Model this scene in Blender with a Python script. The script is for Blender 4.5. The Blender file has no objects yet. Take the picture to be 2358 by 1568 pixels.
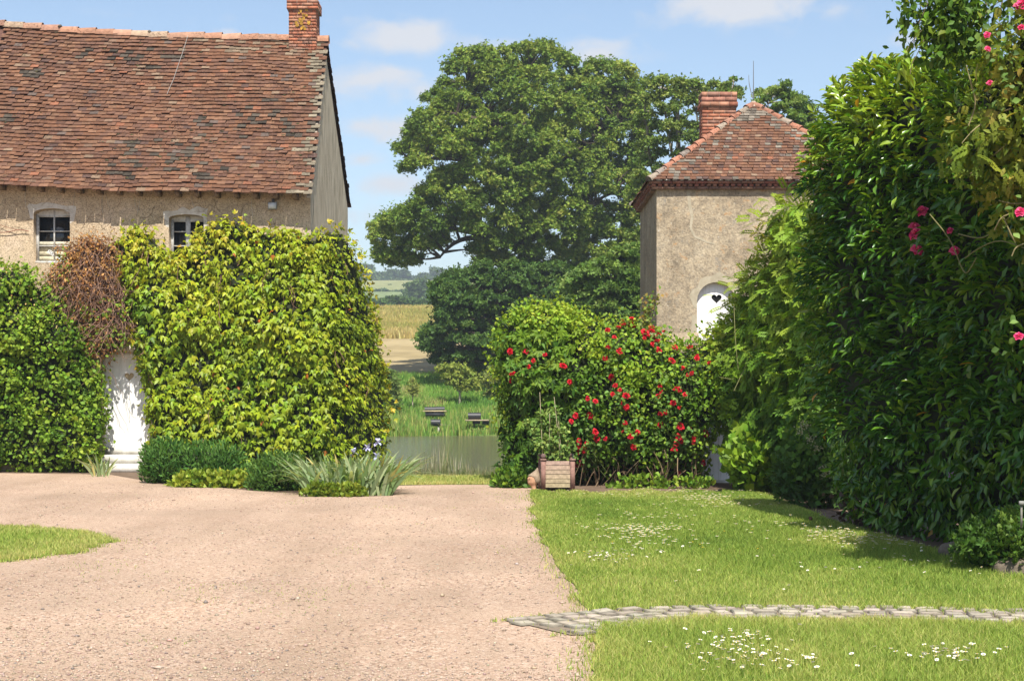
import bpy, bmesh, math
import numpy as np
rng = np.random.default_rng(11)
sc = bpy.context.scene
COL = sc.collection
F, CX, HY, EYE = 3660.0, 1179.0, 896.0, 1.6
SUN_AZ, SUN_EL = math.radians(8), math.radians(56)

def X_(px, Y): return (np.asarray(px, float) - CX) / F * Y
def Z_(py, Y): return EYE - (np.asarray(py, float) - HY) / F * Y
def P(px, py, Y):
    px, py, Y = np.broadcast_arrays(np.asarray(px, float), np.asarray(py, float), np.asarray(Y, float))
    return np.stack([(px - CX) / F * Y, Y, EYE - (py - HY) / F * Y], -1)
def G(px, py, z=0.0):
    Y = F * (EYE - z) / (py - HY)
    return ((px - CX) / F * Y, Y)

def nrmz(v): return v / np.maximum(np.linalg.norm(v, axis=-1, keepdims=True), 1e-9)
def _h(ix, iy, iz, s):
    v = np.sin(ix * 127.1 + iy * 311.7 + iz * 74.7 + s * 19.19) * 43758.5453
    return v - np.floor(v)
def noise3(x, y, z=0.0, seed=0):
    x, y, z = np.broadcast_arrays(np.asarray(x, float), np.asarray(y, float), np.asarray(z, float))
    ix, iy, iz = np.floor(x), np.floor(y), np.floor(z)
    fx, fy, fz = x - ix, y - iy, z - iz
    fx, fy, fz = [f * f * (3 - 2 * f) for f in (fx, fy, fz)]
    r = 0
    for a in (0, 1):
        for b in (0, 1):
            for c in (0, 1):
                w = (fx if a else 1 - fx) * (fy if b else 1 - fy) * (fz if c else 1 - fz)
                r = r + w * _h(ix + a, iy + b, iz + c, seed)
    return r
def fbm(x, y, z=0.0, seed=0, o=3):
    r, a, t = 0, 1.0, 0
    for k in range(o):
        r = r + a * noise3(np.asarray(x) * 2 ** k, np.asarray(y) * 2 ** k, np.asarray(z) * 2 ** k, seed + k); t += a; a *= .5
    return r / t

# ---------------------------------------------------------------- objects
def tag(o, label, cat=None, group=None, kind=None):
    if label: o['label'] = label
    if cat: o['category'] = cat
    if group: o['group'] = group
    if kind: o['kind'] = kind
    return o
def link(o, parent=None):
    COL.objects.link(o)
    if parent is not None: o.parent = parent
    return o
def thing(name, loc, label, cat, group=None):
    o = bpy.data.objects.new(name, None); o.empty_display_size = .2
    o.location = loc; COL.objects.link(o)
    return tag(o, label, cat, group)
def wloc(o):
    v = np.zeros(3)
    while o is not None:
        v = v + np.array(o.location); o = o.parent
    return v
class MB:
    """collects faces (any size) with one colour each; build() links them as one mesh object"""
    def __init__(s): s.v = []; s.f = {}; s.n = 0; s.smooth = False
    def add(s, v, f, col=(.5, .5, .5)):
        v = np.asarray(v, float).reshape(-1, 3); f = np.asarray(f, int)
        if len(f) == 0: return
        c = np.asarray(col, float)
        if c.ndim == 1: c = np.repeat(c[None], len(f), 0)
        s.v.append(v); s.f.setdefault(f.shape[1], []).append((f + s.n, c)); s.n += len(v)
    def poly(s, pts, col=(.5, .5, .5)):
        pts = np.asarray(pts, float); s.add(pts, [list(range(len(pts)))], col)
    def box(s, x0, x1, y0, y1, z0, z1, col=(.5, .5, .5), skew=None):
        v = np.array([(x, y, z) for z in (z0, z1) for y in (y0, y1) for x in (x0, x1)], float)
        if skew is not None: v = skew(v)
        s.add(v, [(0, 2, 3, 1), (4, 5, 7, 6), (0, 1, 5, 4), (2, 6, 7, 3), (0, 4, 6, 2), (1, 3, 7, 5)], col)
    def tube(s, path, rad, sides=6, col=(.5, .5, .5), cap=True):
        p = np.asarray(path, float); n = len(p)
        r = np.broadcast_to(np.asarray(rad, float), (n,))
        t = nrmz(np.gradient(p, axis=0))
        ref = np.where(np.abs(t[:, 2:3]) > .9, np.array([[1., 0, 0]]), np.array([[0., 0, 1]]))
        a = nrmz(np.cross(t, ref)); b = np.cross(t, a)
        for i in range(1, n):
            if np.dot(a[i], a[i - 1]) < 0: a[i] *= -1; b[i] *= -1
        th = np.arange(sides) / sides * 2 * math.pi
        v = p[:, None] + r[:, None, None] * (np.cos(th)[None, :, None] * a[:, None] + np.sin(th)[None, :, None] * b[:, None])
        i = np.arange(n - 1)[:, None] * sides; k = np.arange(sides)[None]; k2 = (k + 1) % sides
        f = np.stack([i + k, i + k2, i + sides + k2, i + sides + k], -1).reshape(-1, 4)
        s.add(v.reshape(-1, 3), f, col)
        if cap:
            s.poly(v[0][::-1], col if np.ndim(col) == 1 else col[0]); s.poly(v[-1], col if np.ndim(col) == 1 else col[0])
    def lathe(s, prof, centre, sides=16, col=(.5, .5, .5)):
        prof = np.asarray(prof, float); th = np.arange(sides) / sides * 2 * math.pi
        v = np.stack([prof[:, 0:1] * np.cos(th), prof[:, 0:1] * np.sin(th), np.repeat(prof[:, 1:2], sides, 1)], -1) + np.asarray(centre)
        n = len(prof); i = np.arange(n - 1)[:, None] * sides; k = np.arange(sides)[None]; k2 = (k + 1) % sides
        f = np.stack([i + k, i + k2, i + sides + k2, i + sides + k], -1).reshape(-1, 4)
        s.add(v.reshape(-1, 3), f, col)
    def prism(s, pts, d, col=(.5, .5, .5)):
        """closed polygon (n,3) extruded by vector d"""
        a = np.asarray(pts, float); n = len(a); b = a + np.asarray(d, float)
        s.poly(a, col); s.poly(b[::-1], col)
        s.add(np.concatenate([a, b]), [(i, i + n, (i + 1) % n + n, (i + 1) % n) for i in range(n)], col)
    def mesh(s, name, off=(0, 0, 0)):
        me = bpy.data.meshes.new(name)
        v = np.concatenate(s.v) - np.asarray(off)
        me.vertices.add(len(v)); me.vertices.foreach_set('co', v.astype(np.float32).ravel())
        li, st, cs, k = [], [], [], 0
        for size, chunks in s.f.items():
            for f, c in chunks:
                li.append(f.ravel()); st.append(k + np.arange(len(f)) * size); k += f.size; cs.append(c)
        li = np.concatenate(li); st = np.concatenate(st); cs = np.concatenate(cs)
        me.loops.add(len(li)); me.loops.foreach_set('vertex_index', li.astype(np.int32))
        me.polygons.add(len(st)); me.polygons.foreach_set('loop_start', st.astype(np.int32))
        if s.smooth: me.polygons.foreach_set('use_smooth', np.ones(len(st), bool))
        me.update(calc_edges=True)
        at = me.attributes.new('col', 'FLOAT_COLOR', 'FACE')
        at.data.foreach_set('color', np.concatenate([np.clip(cs, 0, 1), np.ones((len(cs), 1))], 1).astype(np.float32).ravel())
        return me
    def build(s, name, mat, parent=None, loc=None):
        off = wloc(parent) if parent is not None else (np.asarray(loc, float) if loc is not None else np.zeros(3))
        me = s.mesh(name, off)
        for m in (mat if isinstance(mat, (list, tuple)) else [mat]): me.materials.append(m)
        o = bpy.data.objects.new(name, me)
        if parent is None and loc is not None: o.location = loc
        return link(o, parent)

# ---------------------------------------------------------------- materials
class NT:
    def __init__(s, name):
        s.m = bpy.data.materials.new(name); s.m.use_nodes = True
        s.t = s.m.node_tree; s.t.nodes.clear(); s.L = s.t.links
        s.out = s.n('ShaderNodeOutputMaterial')
    def n(s, typ, **kw):
        nd = s.t.nodes.new(typ)
        for k, v in kw.items():
            if k in nd.inputs: 
                if hasattr(v, 'is_output') : s.L.new(v, nd.inputs[k])
                else: nd.inputs[k].default_value = v
            else: setattr(nd, k, v)
        return nd
    def co(s, scale=None, kind='Object'):
        c = s.n('ShaderNodeTexCoord').outputs[kind]
        if scale is None: return c
        mp = s.n('ShaderNodeMapping'); s.L.new(c, mp.inputs['Vector']); mp.inputs['Scale'].default_value = scale
        return mp.outputs['Vector']
    def noise(s, scale, detail=4, rough=.55, vec=None, dist=0):
        nd = s.n('ShaderNodeTexNoise'); nd.inputs['Scale'].default_value = scale; nd.inputs['Detail'].default_value = detail
        nd.inputs['Roughness'].default_value = rough; nd.inputs['Distortion'].default_value = dist
        s.L.new(vec if vec is not None else s.co(), nd.inputs['Vector']); return nd.outputs['Fac']
    def vor(s, scale, feature='F1', out='Distance', vec=None, rand=1):
        nd = s.n('ShaderNodeTexVoronoi', feature=feature); nd.inputs['Scale'].default_value = scale; nd.inputs['Randomness'].default_value = rand
        s.L.new(vec if vec is not None else s.co(), nd.inputs['Vector']); return nd.outputs[out]
    def ramp(s, fac, stops):
        nd = s.n('ShaderNodeValToRGB'); s.L.new(fac, nd.inputs['Fac']); e = nd.color_ramp.elements
        while len(e) < len(stops): e.new(.5)
        for q, (p, c) in zip(e, stops):
            q.position = p; q.color = (c, c, c, 1) if np.isscalar(c) else (*c, 1)
        return nd.outputs['Color']
    def mix(s, fac, a, b, mode='MIX'):
        nd = s.n('ShaderNodeMix', data_type='RGBA', blend_type=mode)
        for i, v in ((0, fac), (6, a), (7, b)):
            if hasattr(v, 'is_output'): s.L.new(v, nd.inputs[i])
            else: nd.inputs[i].default_value = v if i == 0 else (*v, 1)
        return nd.outputs[2]
    def attr(s, name='col'): return s.n('ShaderNodeAttribute', attribute_name=name).outputs['Color']
    def bump(s, h, strength=.5, dist=.02):
        b = s.n('ShaderNodeBump'); s.L.new(h, b.inputs['Height']); b.inputs['Strength'].default_value = strength; b.inputs['Distance'].default_value = dist
        return b.outputs['Normal']
    def pbr(s, col, rough=.85, spec=.25, normal=None, **kw):
        p = s.n('ShaderNodeBsdfPrincipled')
        if hasattr(col, 'is_output'): s.L.new(col, p.inputs['Base Color'])
        else: p.inputs['Base Color'].default_value = (*col, 1)
        if hasattr(rough, 'is_output'): s.L.new(rough, p.inputs['Roughness'])
        else: p.inputs['Roughness'].default_value = rough
        p.inputs['Specular IOR Level'].default_value = spec
        if normal is not None: s.L.new(normal, p.inputs['Normal'])
        for k, v in kw.items(): p.inputs[k].default_value = v
        return p.outputs[0]
    def done(s, sh): s.L.new(sh, s.out.inputs['Surface']); return s.m

def leaf_mat(name, rough=.45, spec=.4, trans=.35, tint=(1.25, 1.15, .5), gain=(1.35, 1.32, .95)):
    t = NT(name); c = t.mix(1.0, t.attr(), gain, 'MULTIPLY')
    a = t.pbr(c, rough, spec)
    tr = t.n('ShaderNodeBsdfTranslucent'); t.L.new(t.mix(1.0, c, tint, 'MULTIPLY'), tr.inputs['Color'])
    m = t.n('ShaderNodeMixShader'); m.inputs[0].default_value = trans
    t.L.new(a, m.inputs[1]); t.L.new(tr.outputs[0], m.inputs[2])
    return t.done(m.outputs[0])
def attr_mat(name, rough=.8, spec=.25, var=.25, scale=20, bump=0, bscale=60):
    t = NT(name); c = t.attr()
    n = t.noise(scale); v = t.ramp(n, [(.25, 1 - var), (.75, 1 + var * .6)])
    col = t.mix(1.0, c, v, 'MULTIPLY')
    nm = t.bump(t.noise(bscale), bump, .01) if bump else None
    return t.done(t.pbr(col, rough, spec, nm))
M = {}
M['leaf'] = leaf_mat('leaf_soft', .55, .22, .33)
M['leaf_ivy'] = leaf_mat('leaf_ivy', .45, .25, .3, (1.25, 1.15, .5), (1.36, 1.3, .75))
M['leaf_gloss'] = leaf_mat('leaf_gloss', .26, .5, .24, (1.3, 1.2, .4), (1.5, 1.42, .95))
M['leaf_far'] = leaf_mat('leaf_far', .7, .15, .25)
M['blade'] = leaf_mat('grass_blade', .6, .12, .4, (1.1, 1.1, .6), (1.72, 1.5, 2.0))
M['blade_dry'] = leaf_mat('dry_blade', .7, .1, .35, (1.1, 1.05, .7), (1, 1, 1))
M['petal'] = leaf_mat('petal', .6, .2, .25, (1.1, .9, .9), (1, 1, 1))
M['bark'] = attr_mat('bark', .9, .15, .45, 9, .5, 30)
M['twig'] = attr_mat('twig', .85, .2, .3, 25)
t = NT('clay_tile'); c = t.mix(1.0, t.attr(), t.ramp(t.noise(14), [(.25, .72), (.75, 1.2)]), 'MULTIPLY')
lim = t.ramp(t.noise(1.1, 3, .6), [(.42, 0.1), (.6, .9)])
spots = t.mix(lim, (1, 1, 1), t.ramp(t.noise(32, 2, .55), [(.36, (.22, .2, .17)), (.46, (1, 1, 1))]))
M['tile'] = t.done(t.pbr(t.mix(1.0, c, spots, 'MULTIPLY'), .85, .2, t.bump(t.noise(60), .3, .01)))
M['wood'] = attr_mat('weathered_wood', .8, .25, .4, 18, .3, 50)
M['stone'] = attr_mat('stone', .85, .2, .3, 25, .4, 60)
M['pebble'] = attr_mat('pebble', .85, .2, .15, 40)
M['metal_grey'] = attr_mat('painted_metal', .45, .4, .1, 10)

# ---------------------------------------------------------------- leaves
def T_ovate(w=.5, fold=.12, droop=.1):
    v = np.array([(0, 0, 0), (-w * .5, .42, fold), (0, .5, 0), (w * .5, .42, fold), (0, 1, -droop), (-w * .36, .75, fold * .6), (w * .36, .75, fold * .6)])
    f = np.array([(0, 2, 1), (0, 3, 2), (1, 2, 5), (2, 3, 6), (2, 4, 5), (2, 6, 4)])
    return v, f
def T_quad(w=.6, fold=.1):
    v = np.array([(0, 0, 0), (w * .5, .5, fold), (0, 1, 0), (-w * .5, .5, fold)]); return v, np.array([(0, 1, 2), (0, 2, 3)])
def T_ivy():
    o = np.array([(0, .02), (.14, -.06), (.34, .06), (.56, .52), (.30, .36), (.19, .42), (.19, .62), (0, 1.05), (-.19, .62), (-.19, .42), (-.30, .36), (-.56, .52), (-.34, .06), (-.14, -.06)])
    v = [(0, .25, .03)] + [(x, y, -.30 * abs(x) - .40 * max(y - .35, 0) ** 1.3) for x, y in o]
    n = len(o); f = [(0, 1 + i, 1 + (i + 1) % n) for i in range(n)]
    return np.array(v), np.array(f)
def T_palmate():
    vs, fs = [], []
    for a, L in ((0, 1), (.75, .85), (-.75, .85), (1.5, .6), (-1.5, .6)):
        v, f = T_quad(.34, .05); v = v * L
        c, s = math.cos(a), math.sin(a)
        v = np.stack([v[:, 0] * c + v[:, 1] * s, -v[:, 0] * s + v[:, 1] * c, v[:, 2] - .25 * v[:, 1] ** 2], -1)
        fs.append(f + len(vs) * 4); vs.append(v)
    return np.concatenate(vs), np.concatenate(fs)
def T_pinnate(k=5, w=.42, l=.36):
    vs, fs = [], []
    def add(y, a, L):
        v, f = T_quad(w, .04); v = v * L; c, s = math.cos(a), math.sin(a)
        v = np.stack([v[:, 0] * c + v[:, 1] * s, y - v[:, 0] * s + v[:, 1] * c, v[:, 2]], -1)
        v[:, 2] -= .28 * v[:, 1] ** 2
        fs.append(f + 4 * len(vs)); vs.append(v)
    for i in range(k):
        y = .15 + .6 * i / (k - 1)
        add(y, .95, l); add(y, -.95, l)
    add(.75, 0, l)
    return np.concatenate(vs), np.concatenate(fs)
def T_tuft(k=6, seed=1):
    r = np.random.default_rng(seed); vs, fs = [], []
    for i in range(k):
        v, f = T_quad(.55, .1); v = v * r.uniform(.55, 1)
        a = i / k * 6.283 + r.uniform(-.4, .4); e = r.uniform(-.2, .9)
        y2 = v[:, 1] * math.cos(e); z2 = v[:, 1] * math.sin(e) + v[:, 2]
        c, s = math.cos(a), math.sin(a)
        fs.append(f + 4 * len(vs)); vs.append(np.stack([v[:, 0] * c + y2 * s, -v[:, 0] * s + y2 * c, z2], -1))
    return np.concatenate(vs), np.concatenate(fs)

def place(mb, tmpl, pos, tip, nrm, size, col):
    tv, tf = tmpl
    tip = nrmz(tip); nrm = nrmz(nrm - tip * np.sum(nrm * tip, -1, keepdims=True)); rt = np.cross(tip, nrm)
    s = np.asarray(size)[:, None, None]
    V = pos[:, None] + s * (tv[None, :, 0:1] * rt[:, None] + tv[None, :, 1:2] * tip[:, None] + tv[None, :, 2:3] * nrm[:, None])
    N, k = len(pos), len(tv)
    Fc = (np.arange(N)[:, None, None] * k + tf[None]).reshape(-1, 3)
    mb.add(V.reshape(-1, 3), Fc, np.repeat(col, len(tf), 0))
def rnd3(n, s=1.0): return rng.normal(0, s, (n, 3))
def mixcol(pal, t, jitter=.12):
    """palette list of colours, t in 0..1 -> interpolated with brightness jitter"""
    pal = np.asarray(pal, float); t = np.clip(t, 0, .9999) * (len(pal) - 1); i = t.astype(int); f = (t - i)[:, None]
    c = pal[i] * (1 - f) + pal[i + 1] * f
    return c * (1 + rng.normal(0, jitter, (len(t), 1))) * (1 + rng.normal(0, .05, (len(t), 3)))

def polydist(px, py, poly):
    poly = np.asarray(poly, float); a = poly; b = np.roll(poly, -1, 0)
    inside = np.zeros(px.shape, bool); d = np.full(px.shape, 1e9)
    for (x0, y0), (x1, y1) in zip(a, b):
        c = ((y0 > py) != (y1 > py))
        with np.errstate(divide='ignore', invalid='ignore'):
            xi = (x1 - x0) * (py - y0) / (y1 - y0 + 1e-12) + x0
        inside ^= c & (px < xi)
        L2 = (x1 - x0) ** 2 + (y1 - y0) ** 2 + 1e-9
        t = np.clip(((px - x0) * (x1 - x0) + (py - y0) * (y1 - y0)) / L2, 0, 1)
        d = np.minimum(d, np.hypot(px - x0 - t * (x1 - x0), py - y0 - t * (y1 - y0)))
    return inside, d

class Field:
    """A hedge-like body: its front surface stands at real distances (base minus a rounded bulge minus lumps)."""
    def __init__(s, poly, base, T=.6, R=60, lump=.15, lscale=70, step=5, seed=3, extra=None):
        poly = np.asarray(poly, float)
        gx = np.arange(poly[:, 0].min() - step, poly[:, 0].max() + 2 * step, step)
        gy = np.arange(poly[:, 1].min() - step, poly[:, 1].max() + 2 * step, step)
        s.px, s.py = np.meshgrid(gx, gy)
        s.ins, s.d = polydist(s.px, s.py, poly)
        t = np.clip(s.d / R, 0, 1)
        s.back = base(s.px, s.py) if callable(base) else np.full(s.px.shape, float(base))
        s.Y = s.back - T * np.sqrt(np.maximum(1 - (1 - t) ** 2, 0)) - lump * (fbm(s.px / lscale, s.py / lscale, 0, seed) - .5) * 2 * np.clip(t * 2, .15, 1)
        if extra is not None: s.Y = s.Y + extra(s.px, s.py, s.d)
        s.P = P(s.px, s.py, s.Y)
        dx = np.gradient(s.P, axis=1); dy = np.gradient(s.P, axis=0)
        n = np.cross(dx, dy); n[np.sum(n * (s.P - np.array([0, 0, EYE])), -1) > 0] *= -1
        s.area = np.linalg.norm(n, axis=-1); s.N = nrmz(n); s.step = step
        s.w = np.where(s.ins, np.minimum(s.area, np.median(s.area[s.ins]) * 5), 0).ravel()
    def sample(s, n, depth=.12, out=.05, dens=None):
        w = s.w if dens is None else s.w * dens(s.px, s.py, s.d).ravel()
        i = rng.choice(len(w), n, p=w / w.sum())
        px = s.px.ravel()[i] + rng.uniform(-.5, .5, n) * s.step; py = s.py.ravel()[i] + rng.uniform(-.5, .5, n) * s.step
        Y = s.Y.ravel()[i]; N = s.N.reshape(-1, 3)[i]
        pos = P(px, py, Y) - N * rng.uniform(-out, depth, n)[:, None]
        return pos, N, px, py, s.d.ravel()[i]
    def clumpy(s, sc, sd, lo=.12, k=3.2, c=.38):
        return lambda a, b, d: np.clip((fbm(a / sc, b / sc, 0, sd, 2) - c) * k, lo, 1)
    def core(s, inset=.14, mind=14, thick=1.0, col=(.02, .026, .011)):  # inner filler body; its dark colour stands in for shade between the leaves
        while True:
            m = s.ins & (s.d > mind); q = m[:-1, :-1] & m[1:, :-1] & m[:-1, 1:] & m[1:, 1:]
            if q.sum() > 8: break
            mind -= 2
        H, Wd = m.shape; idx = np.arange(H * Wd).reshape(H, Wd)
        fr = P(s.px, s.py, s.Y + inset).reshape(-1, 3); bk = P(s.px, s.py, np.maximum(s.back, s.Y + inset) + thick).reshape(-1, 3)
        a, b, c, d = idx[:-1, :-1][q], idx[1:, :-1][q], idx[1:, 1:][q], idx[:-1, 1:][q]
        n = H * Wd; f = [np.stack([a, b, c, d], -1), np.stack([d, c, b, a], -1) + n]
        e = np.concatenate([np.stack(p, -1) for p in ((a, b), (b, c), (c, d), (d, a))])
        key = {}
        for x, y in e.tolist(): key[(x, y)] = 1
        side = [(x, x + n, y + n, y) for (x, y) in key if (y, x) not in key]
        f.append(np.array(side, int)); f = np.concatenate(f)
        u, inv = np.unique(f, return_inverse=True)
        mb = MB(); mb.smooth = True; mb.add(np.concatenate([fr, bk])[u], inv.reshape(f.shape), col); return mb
UP = np.array([0, 0, 1.0])
def leaves_hang(mb, tmpl, smp, size, col, droop=.55, out=.75, jit=.3):
    pos, N = smp[0], smp[1]; n = len(pos)
    ln = nrmz(N * out + UP * .45 + rnd3(n, jit)); tip = -UP * droop + N * .25 + rnd3(n, jit)
    place(mb, tmpl, pos, tip, ln, size, col)
def leaves_out(mb, tmpl, smp, size, col, drop=.15, jit=.4):
    pos, N = smp[0], smp[1]; n = len(pos)
    tip = N * .8 - UP * drop + rnd3(n, jit); ln = UP * .8 + N * .35 + rnd3(n, .3)
    place(mb, tmpl, pos, tip, ln, size, col)
def leaves_any(mb, tmpl, smp, size, col, jit=.6):
    pos, N = smp[0], smp[1]; n = len(pos)
    place(mb, tmpl, pos, rnd3(n, .7) + N * .3 - UP * .2, N * .7 + UP * .4 + rnd3(n, jit), size, col)

# ---------------------------------------------------------------- trees
def interior_points(poly, n, holes=(), mind=0):
    poly = np.asarray(poly, float); out = []
    lo, hi = poly.min(0), poly.max(0)
    while len(out) < n:
        p = rng.uniform(lo, hi, (n * 3, 2)); ins, d = polydist(p[:, 0], p[:, 1], poly)
        ok = ins & (d > mind)
        for h in holes: ok &= ~polydist(p[:, 0], p[:, 1], h)[0]
        out += p[ok].tolist()
    return np.array(out[:n])
def spaced(pts, r, maxn):
    keep = []
    for p in pts:
        if all((p[0] - q[0]) ** 2 + (p[1] - q[1]) ** 2 > r * r for q in keep):
            keep.append(p)
            if len(keep) >= maxn: break
    return np.array(keep)
def crown(mb, poly, Y, rad_px, nleaf, leaf, pal, layers=(-.55, 0, .55), depth=5.0, holes=(), tmpl=None, flat=.7, tone=0, seed=1, sunny=0, inset=.55, spacing=1.05):
    """clumps of leaf tufts through a crown whose outline is poly (picture coordinates) at distance Y"""
    tmpl = tmpl or T_tuft(5, seed); allc = []
    poly = np.asarray(poly, float); cx, cy = poly.mean(0); hw = np.ptp(poly[:, 0]) / 2; hh = np.ptp(poly[:, 1]) / 2
    for li, ly in enumerate(layers):
        c = spaced(interior_points(poly, 3000, holes, rad_px * inset), rad_px * spacing, 400)
        e = np.clip(1 - np.hypot((c[:, 0] - cx) / hw, (c[:, 1] - cy) / hh) ** 2, .06, 1) ** .5
        for (x, y), ee in zip(c, e): allc.append((x, y, Y + ly * depth * ee + rng.uniform(-.35, .35) * depth * .5 * ee))
    allc = np.array(allc); n0 = max(12, int(nleaf / len(allc)))
    for x, y, yy in allc:
        c = P(x, y, yy); q_ = rng.uniform(.55, 1.5); r = rad_px / F * Y * q_; n = max(8, int(n0 * q_ ** 2 * .9))
        d = nrmz(rnd3(n)); d[:, 2] = np.where(d[:, 2] < -.55, -d[:, 2] * .5, d[:, 2])
        rr = rng.uniform(0, 1, n) ** .5 * np.where(rng.uniform(0, 1, n) < .22, rng.uniform(1, 1.7, n), 1)
        lump = .55 + .9 * noise3(d[:, 0] * 2.6 + x, d[:, 1] * 2.6 + y, d[:, 2] * 2.6, seed)
        pos = c + d * (rr * lump)[:, None] * np.array([r, r, r * flat])
        t = np.clip(tone + rng.normal(.5, .22, n) + rng.normal(0, .17), 0, 1)
        place(mb, tmpl, pos, rnd3(n, .8) + d * .4, d * .6 + UP * .6 + rnd3(n, .5), leaf * rng.uniform(.6, 1.25, n), mixcol(pal, t))
    return allc
def smooth_path(pts, n=10):
    p = np.asarray(pts, float)
    t = np.linspace(0, 1, len(p)); tt = np.linspace(0, 1, n)
    if len(p) > 2:
        q = np.stack([np.interp(tt, t, p[:, k]) for k in range(p.shape[1])], -1)
        for _ in range(2): q[1:-1] = (q[:-2] + 2 * q[1:-1] + q[2:]) / 4
        return q
    return np.stack([np.interp(tt, t, p[:, k]) for k in range(p.shape[1])], -1)
def heart(cx, cz, w, n=28):
    t = np.linspace(0, 2 * math.pi, n, endpoint=False)
    x = 16 * np.sin(t) ** 3; y = 13 * np.cos(t) - 5 * np.cos(2 * t) - 2 * np.cos(3 * t) - np.cos(4 * t)
    return np.stack([cx + x / 32 * w, cz + (y + 2) / 32 * w], -1)
def arch(x0, x1, z0, zs, zc, n=12):
    """opening outline: jambs from z0 to zs, curved head rising to zc"""
    t = np.linspace(0, math.pi, n); cx, hw = (x0 + x1) / 2, (x1 - x0) / 2
    return np.array([(x0, z0)] + [(cx - hw * math.cos(a), zs + (zc - zs) * math.sin(a)) for a in t] + [(x1, z0)])
def filled(outer, holes, to3):
    """triangulated flat panel with holes -> (verts, tris)"""
    bm = bmesh.new(); es = []
    for pl in [outer] + list(holes):
        vs = [bm.verts.new(to3(a, b)) for a, b in pl]
        es += [bm.edges.new((vs[i], vs[(i + 1) % len(vs)])) for i in range(len(vs))]
    bmesh.ops.triangle_fill(bm, use_beauty=True, use_dissolve=False, edges=es)
    bm.verts.index_update()
    v = np.array([q.co[:] for q in bm.verts]); f = np.array([[q.index for q in fc.verts] for fc in bm.faces if len(fc.verts) == 3])
    bm.free(); return v, f
HAZE, SKY_DUST, SKY_STRENGTH, SUN_STRENGTH, EXPOSURE, CLOUD = .0005, .9, .10, 5.0, .8, (4.6, 4.7, 4.95, 1)
# ================================================================ terrain, water, yard
TY = np.array([-60, 29.5, 31.5, 34, 40, 70, 74.5, 76, 80, 85, 90, 95, 130, 220, 235, 300, 400, 480, 700, 735, 800, 1500], float)
TZ = np.array([0, 0, -.35, -.8, -1.2, -1.2, -.75, -.45, .05, .9, 1.55, 2.2, 5.7, 12.8, 13.0, 12, 19, 27.3, 49.6, 51.5, 50, 42], float)
def terr(x, y):
    x = np.asarray(x, float); y = np.asarray(y, float)
    a = np.clip((np.abs(x + .3) - 2.9) / 3.2, 0, 1); sh = 9.5 * a * a * (3 - 2 * a)
    yy = np.where(y < 60, np.maximum(np.minimum(y, 29.5), y - sh), y)
    z = np.interp(yy, TY, TZ)
    z = np.where((y > 28) & (y < 80), np.maximum(z, np.interp(np.abs(x), [55, 75], [-5, .4])), z)
    f = np.clip((y - 80) / 60, 0, 1)
    return z + f * (.25 * (noise3(x / 9, y / 14, 0, 5) - .5) + .012 * np.maximum(np.abs(x) - 60, 0) * np.clip((y - 100) / 300, 0, 1) * (noise3(x / 160, y / 200, 0, 9)))
def onterr(px, py, lo=76, hi=900):
    Y = np.linspace(lo, hi, 20000); x = X_(px, Y); q = HY - (terr(x, Y) - EYE) / Y * F
    i = np.argmax(q <= py); return np.array([x[i], Y[i], terr(x[i], Y[i])])
def strip(name, y0, y1, ny, mat, colfn, label=None, xw=None):
    ys = np.linspace(y0, y1, ny)
    xs = np.unique(np.concatenate([np.linspace(-14, 14, 90), np.linspace(-60, 60, 60), np.linspace(-700, 700, 40)]))
    if xw: xs = np.unique(np.concatenate([np.linspace(-xw, xw, 160), np.linspace(-700, 700, 40)]))
    xx, yy = np.meshgrid(xs, ys); v = np.stack([xx, yy, terr(xx, yy)], -1).reshape(-1, 3)
    H, Wd = xx.shape; i = np.arange(H * Wd).reshape(H, Wd)
    f = np.stack([i[:-1, :-1], i[:-1, 1:], i[1:, 1:], i[1:, :-1]], -1).reshape(-1, 4)
    c = v[f].mean(1); mb = MB(); mb.smooth = True; mb.add(v, f, colfn(c[:, 0], c[:, 1]))
    o = mb.build(name, mat); o['kind'] = 'structure'
    if label: o['label'] = label
    return o
def lerpc(a, b, t): return np.asarray(a) * (1 - t[:, None]) + np.asarray(b) * t[:, None]
M['ground'] = attr_mat('earth', .95, .1, .4, 3, .5, 20)
M['field'] = attr_mat('field', .95, .05, .35, .35, 0)
def groundcol(x, y):
    n = fbm(x / 2.5, y / 2.5, 0, 3)
    bank = lerpc((.07, .13, .025), (.16, .18, .05), np.clip((n - .35) * 2.2, 0, 1))
    soil = lerpc((.12, .085, .06), (.19, .13, .09), n)
    return np.where(((y > 29) & (np.abs(x + .3) < 3.6) | (y > 40))[:, None], bank, soil)
strip('ground', -60, 74, 180, M['ground'], groundcol)
strip('meadow_bank', 74, 97, 60, M['ground'], groundcol)
strip('mown_field', 97, 132, 40, M['field'], lambda x, y: lerpc((.27, .21, .105), (.34, .27, .15), fbm(x / 4, y / 2.2, 0, 8)), xw=50)
strip('wheat_field', 132, 232, 60, M['field'], lambda x, y: lerpc((.27, .25, .07), (.38, .305, .11), np.clip(fbm(x / 9, y / 5, 0, 12) * 1.8 - .4, 0, 1)), xw=60)
strip('valley_pasture', 232, 455, 30, M['field'], lambda x, y: lerpc((.13, .18, .06), (.18, .21, .08), fbm(x / 20, y / 20, 0, 2)), xw=150)
strip('green_field', 455, 575, 20, M['field'], lambda x, y: lerpc((.15, .20, .075), (.19, .23, .095), fbm(x / 40, y / 8, 0, 4)), xw=200)
strip('hill', 575, 1500, 50, M['field'], lambda x, y: lerpc((.21, .23, .09), (.25, .25, .105), fbm(x / 60, y / 12, 0, 6)), xw=300)

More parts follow.
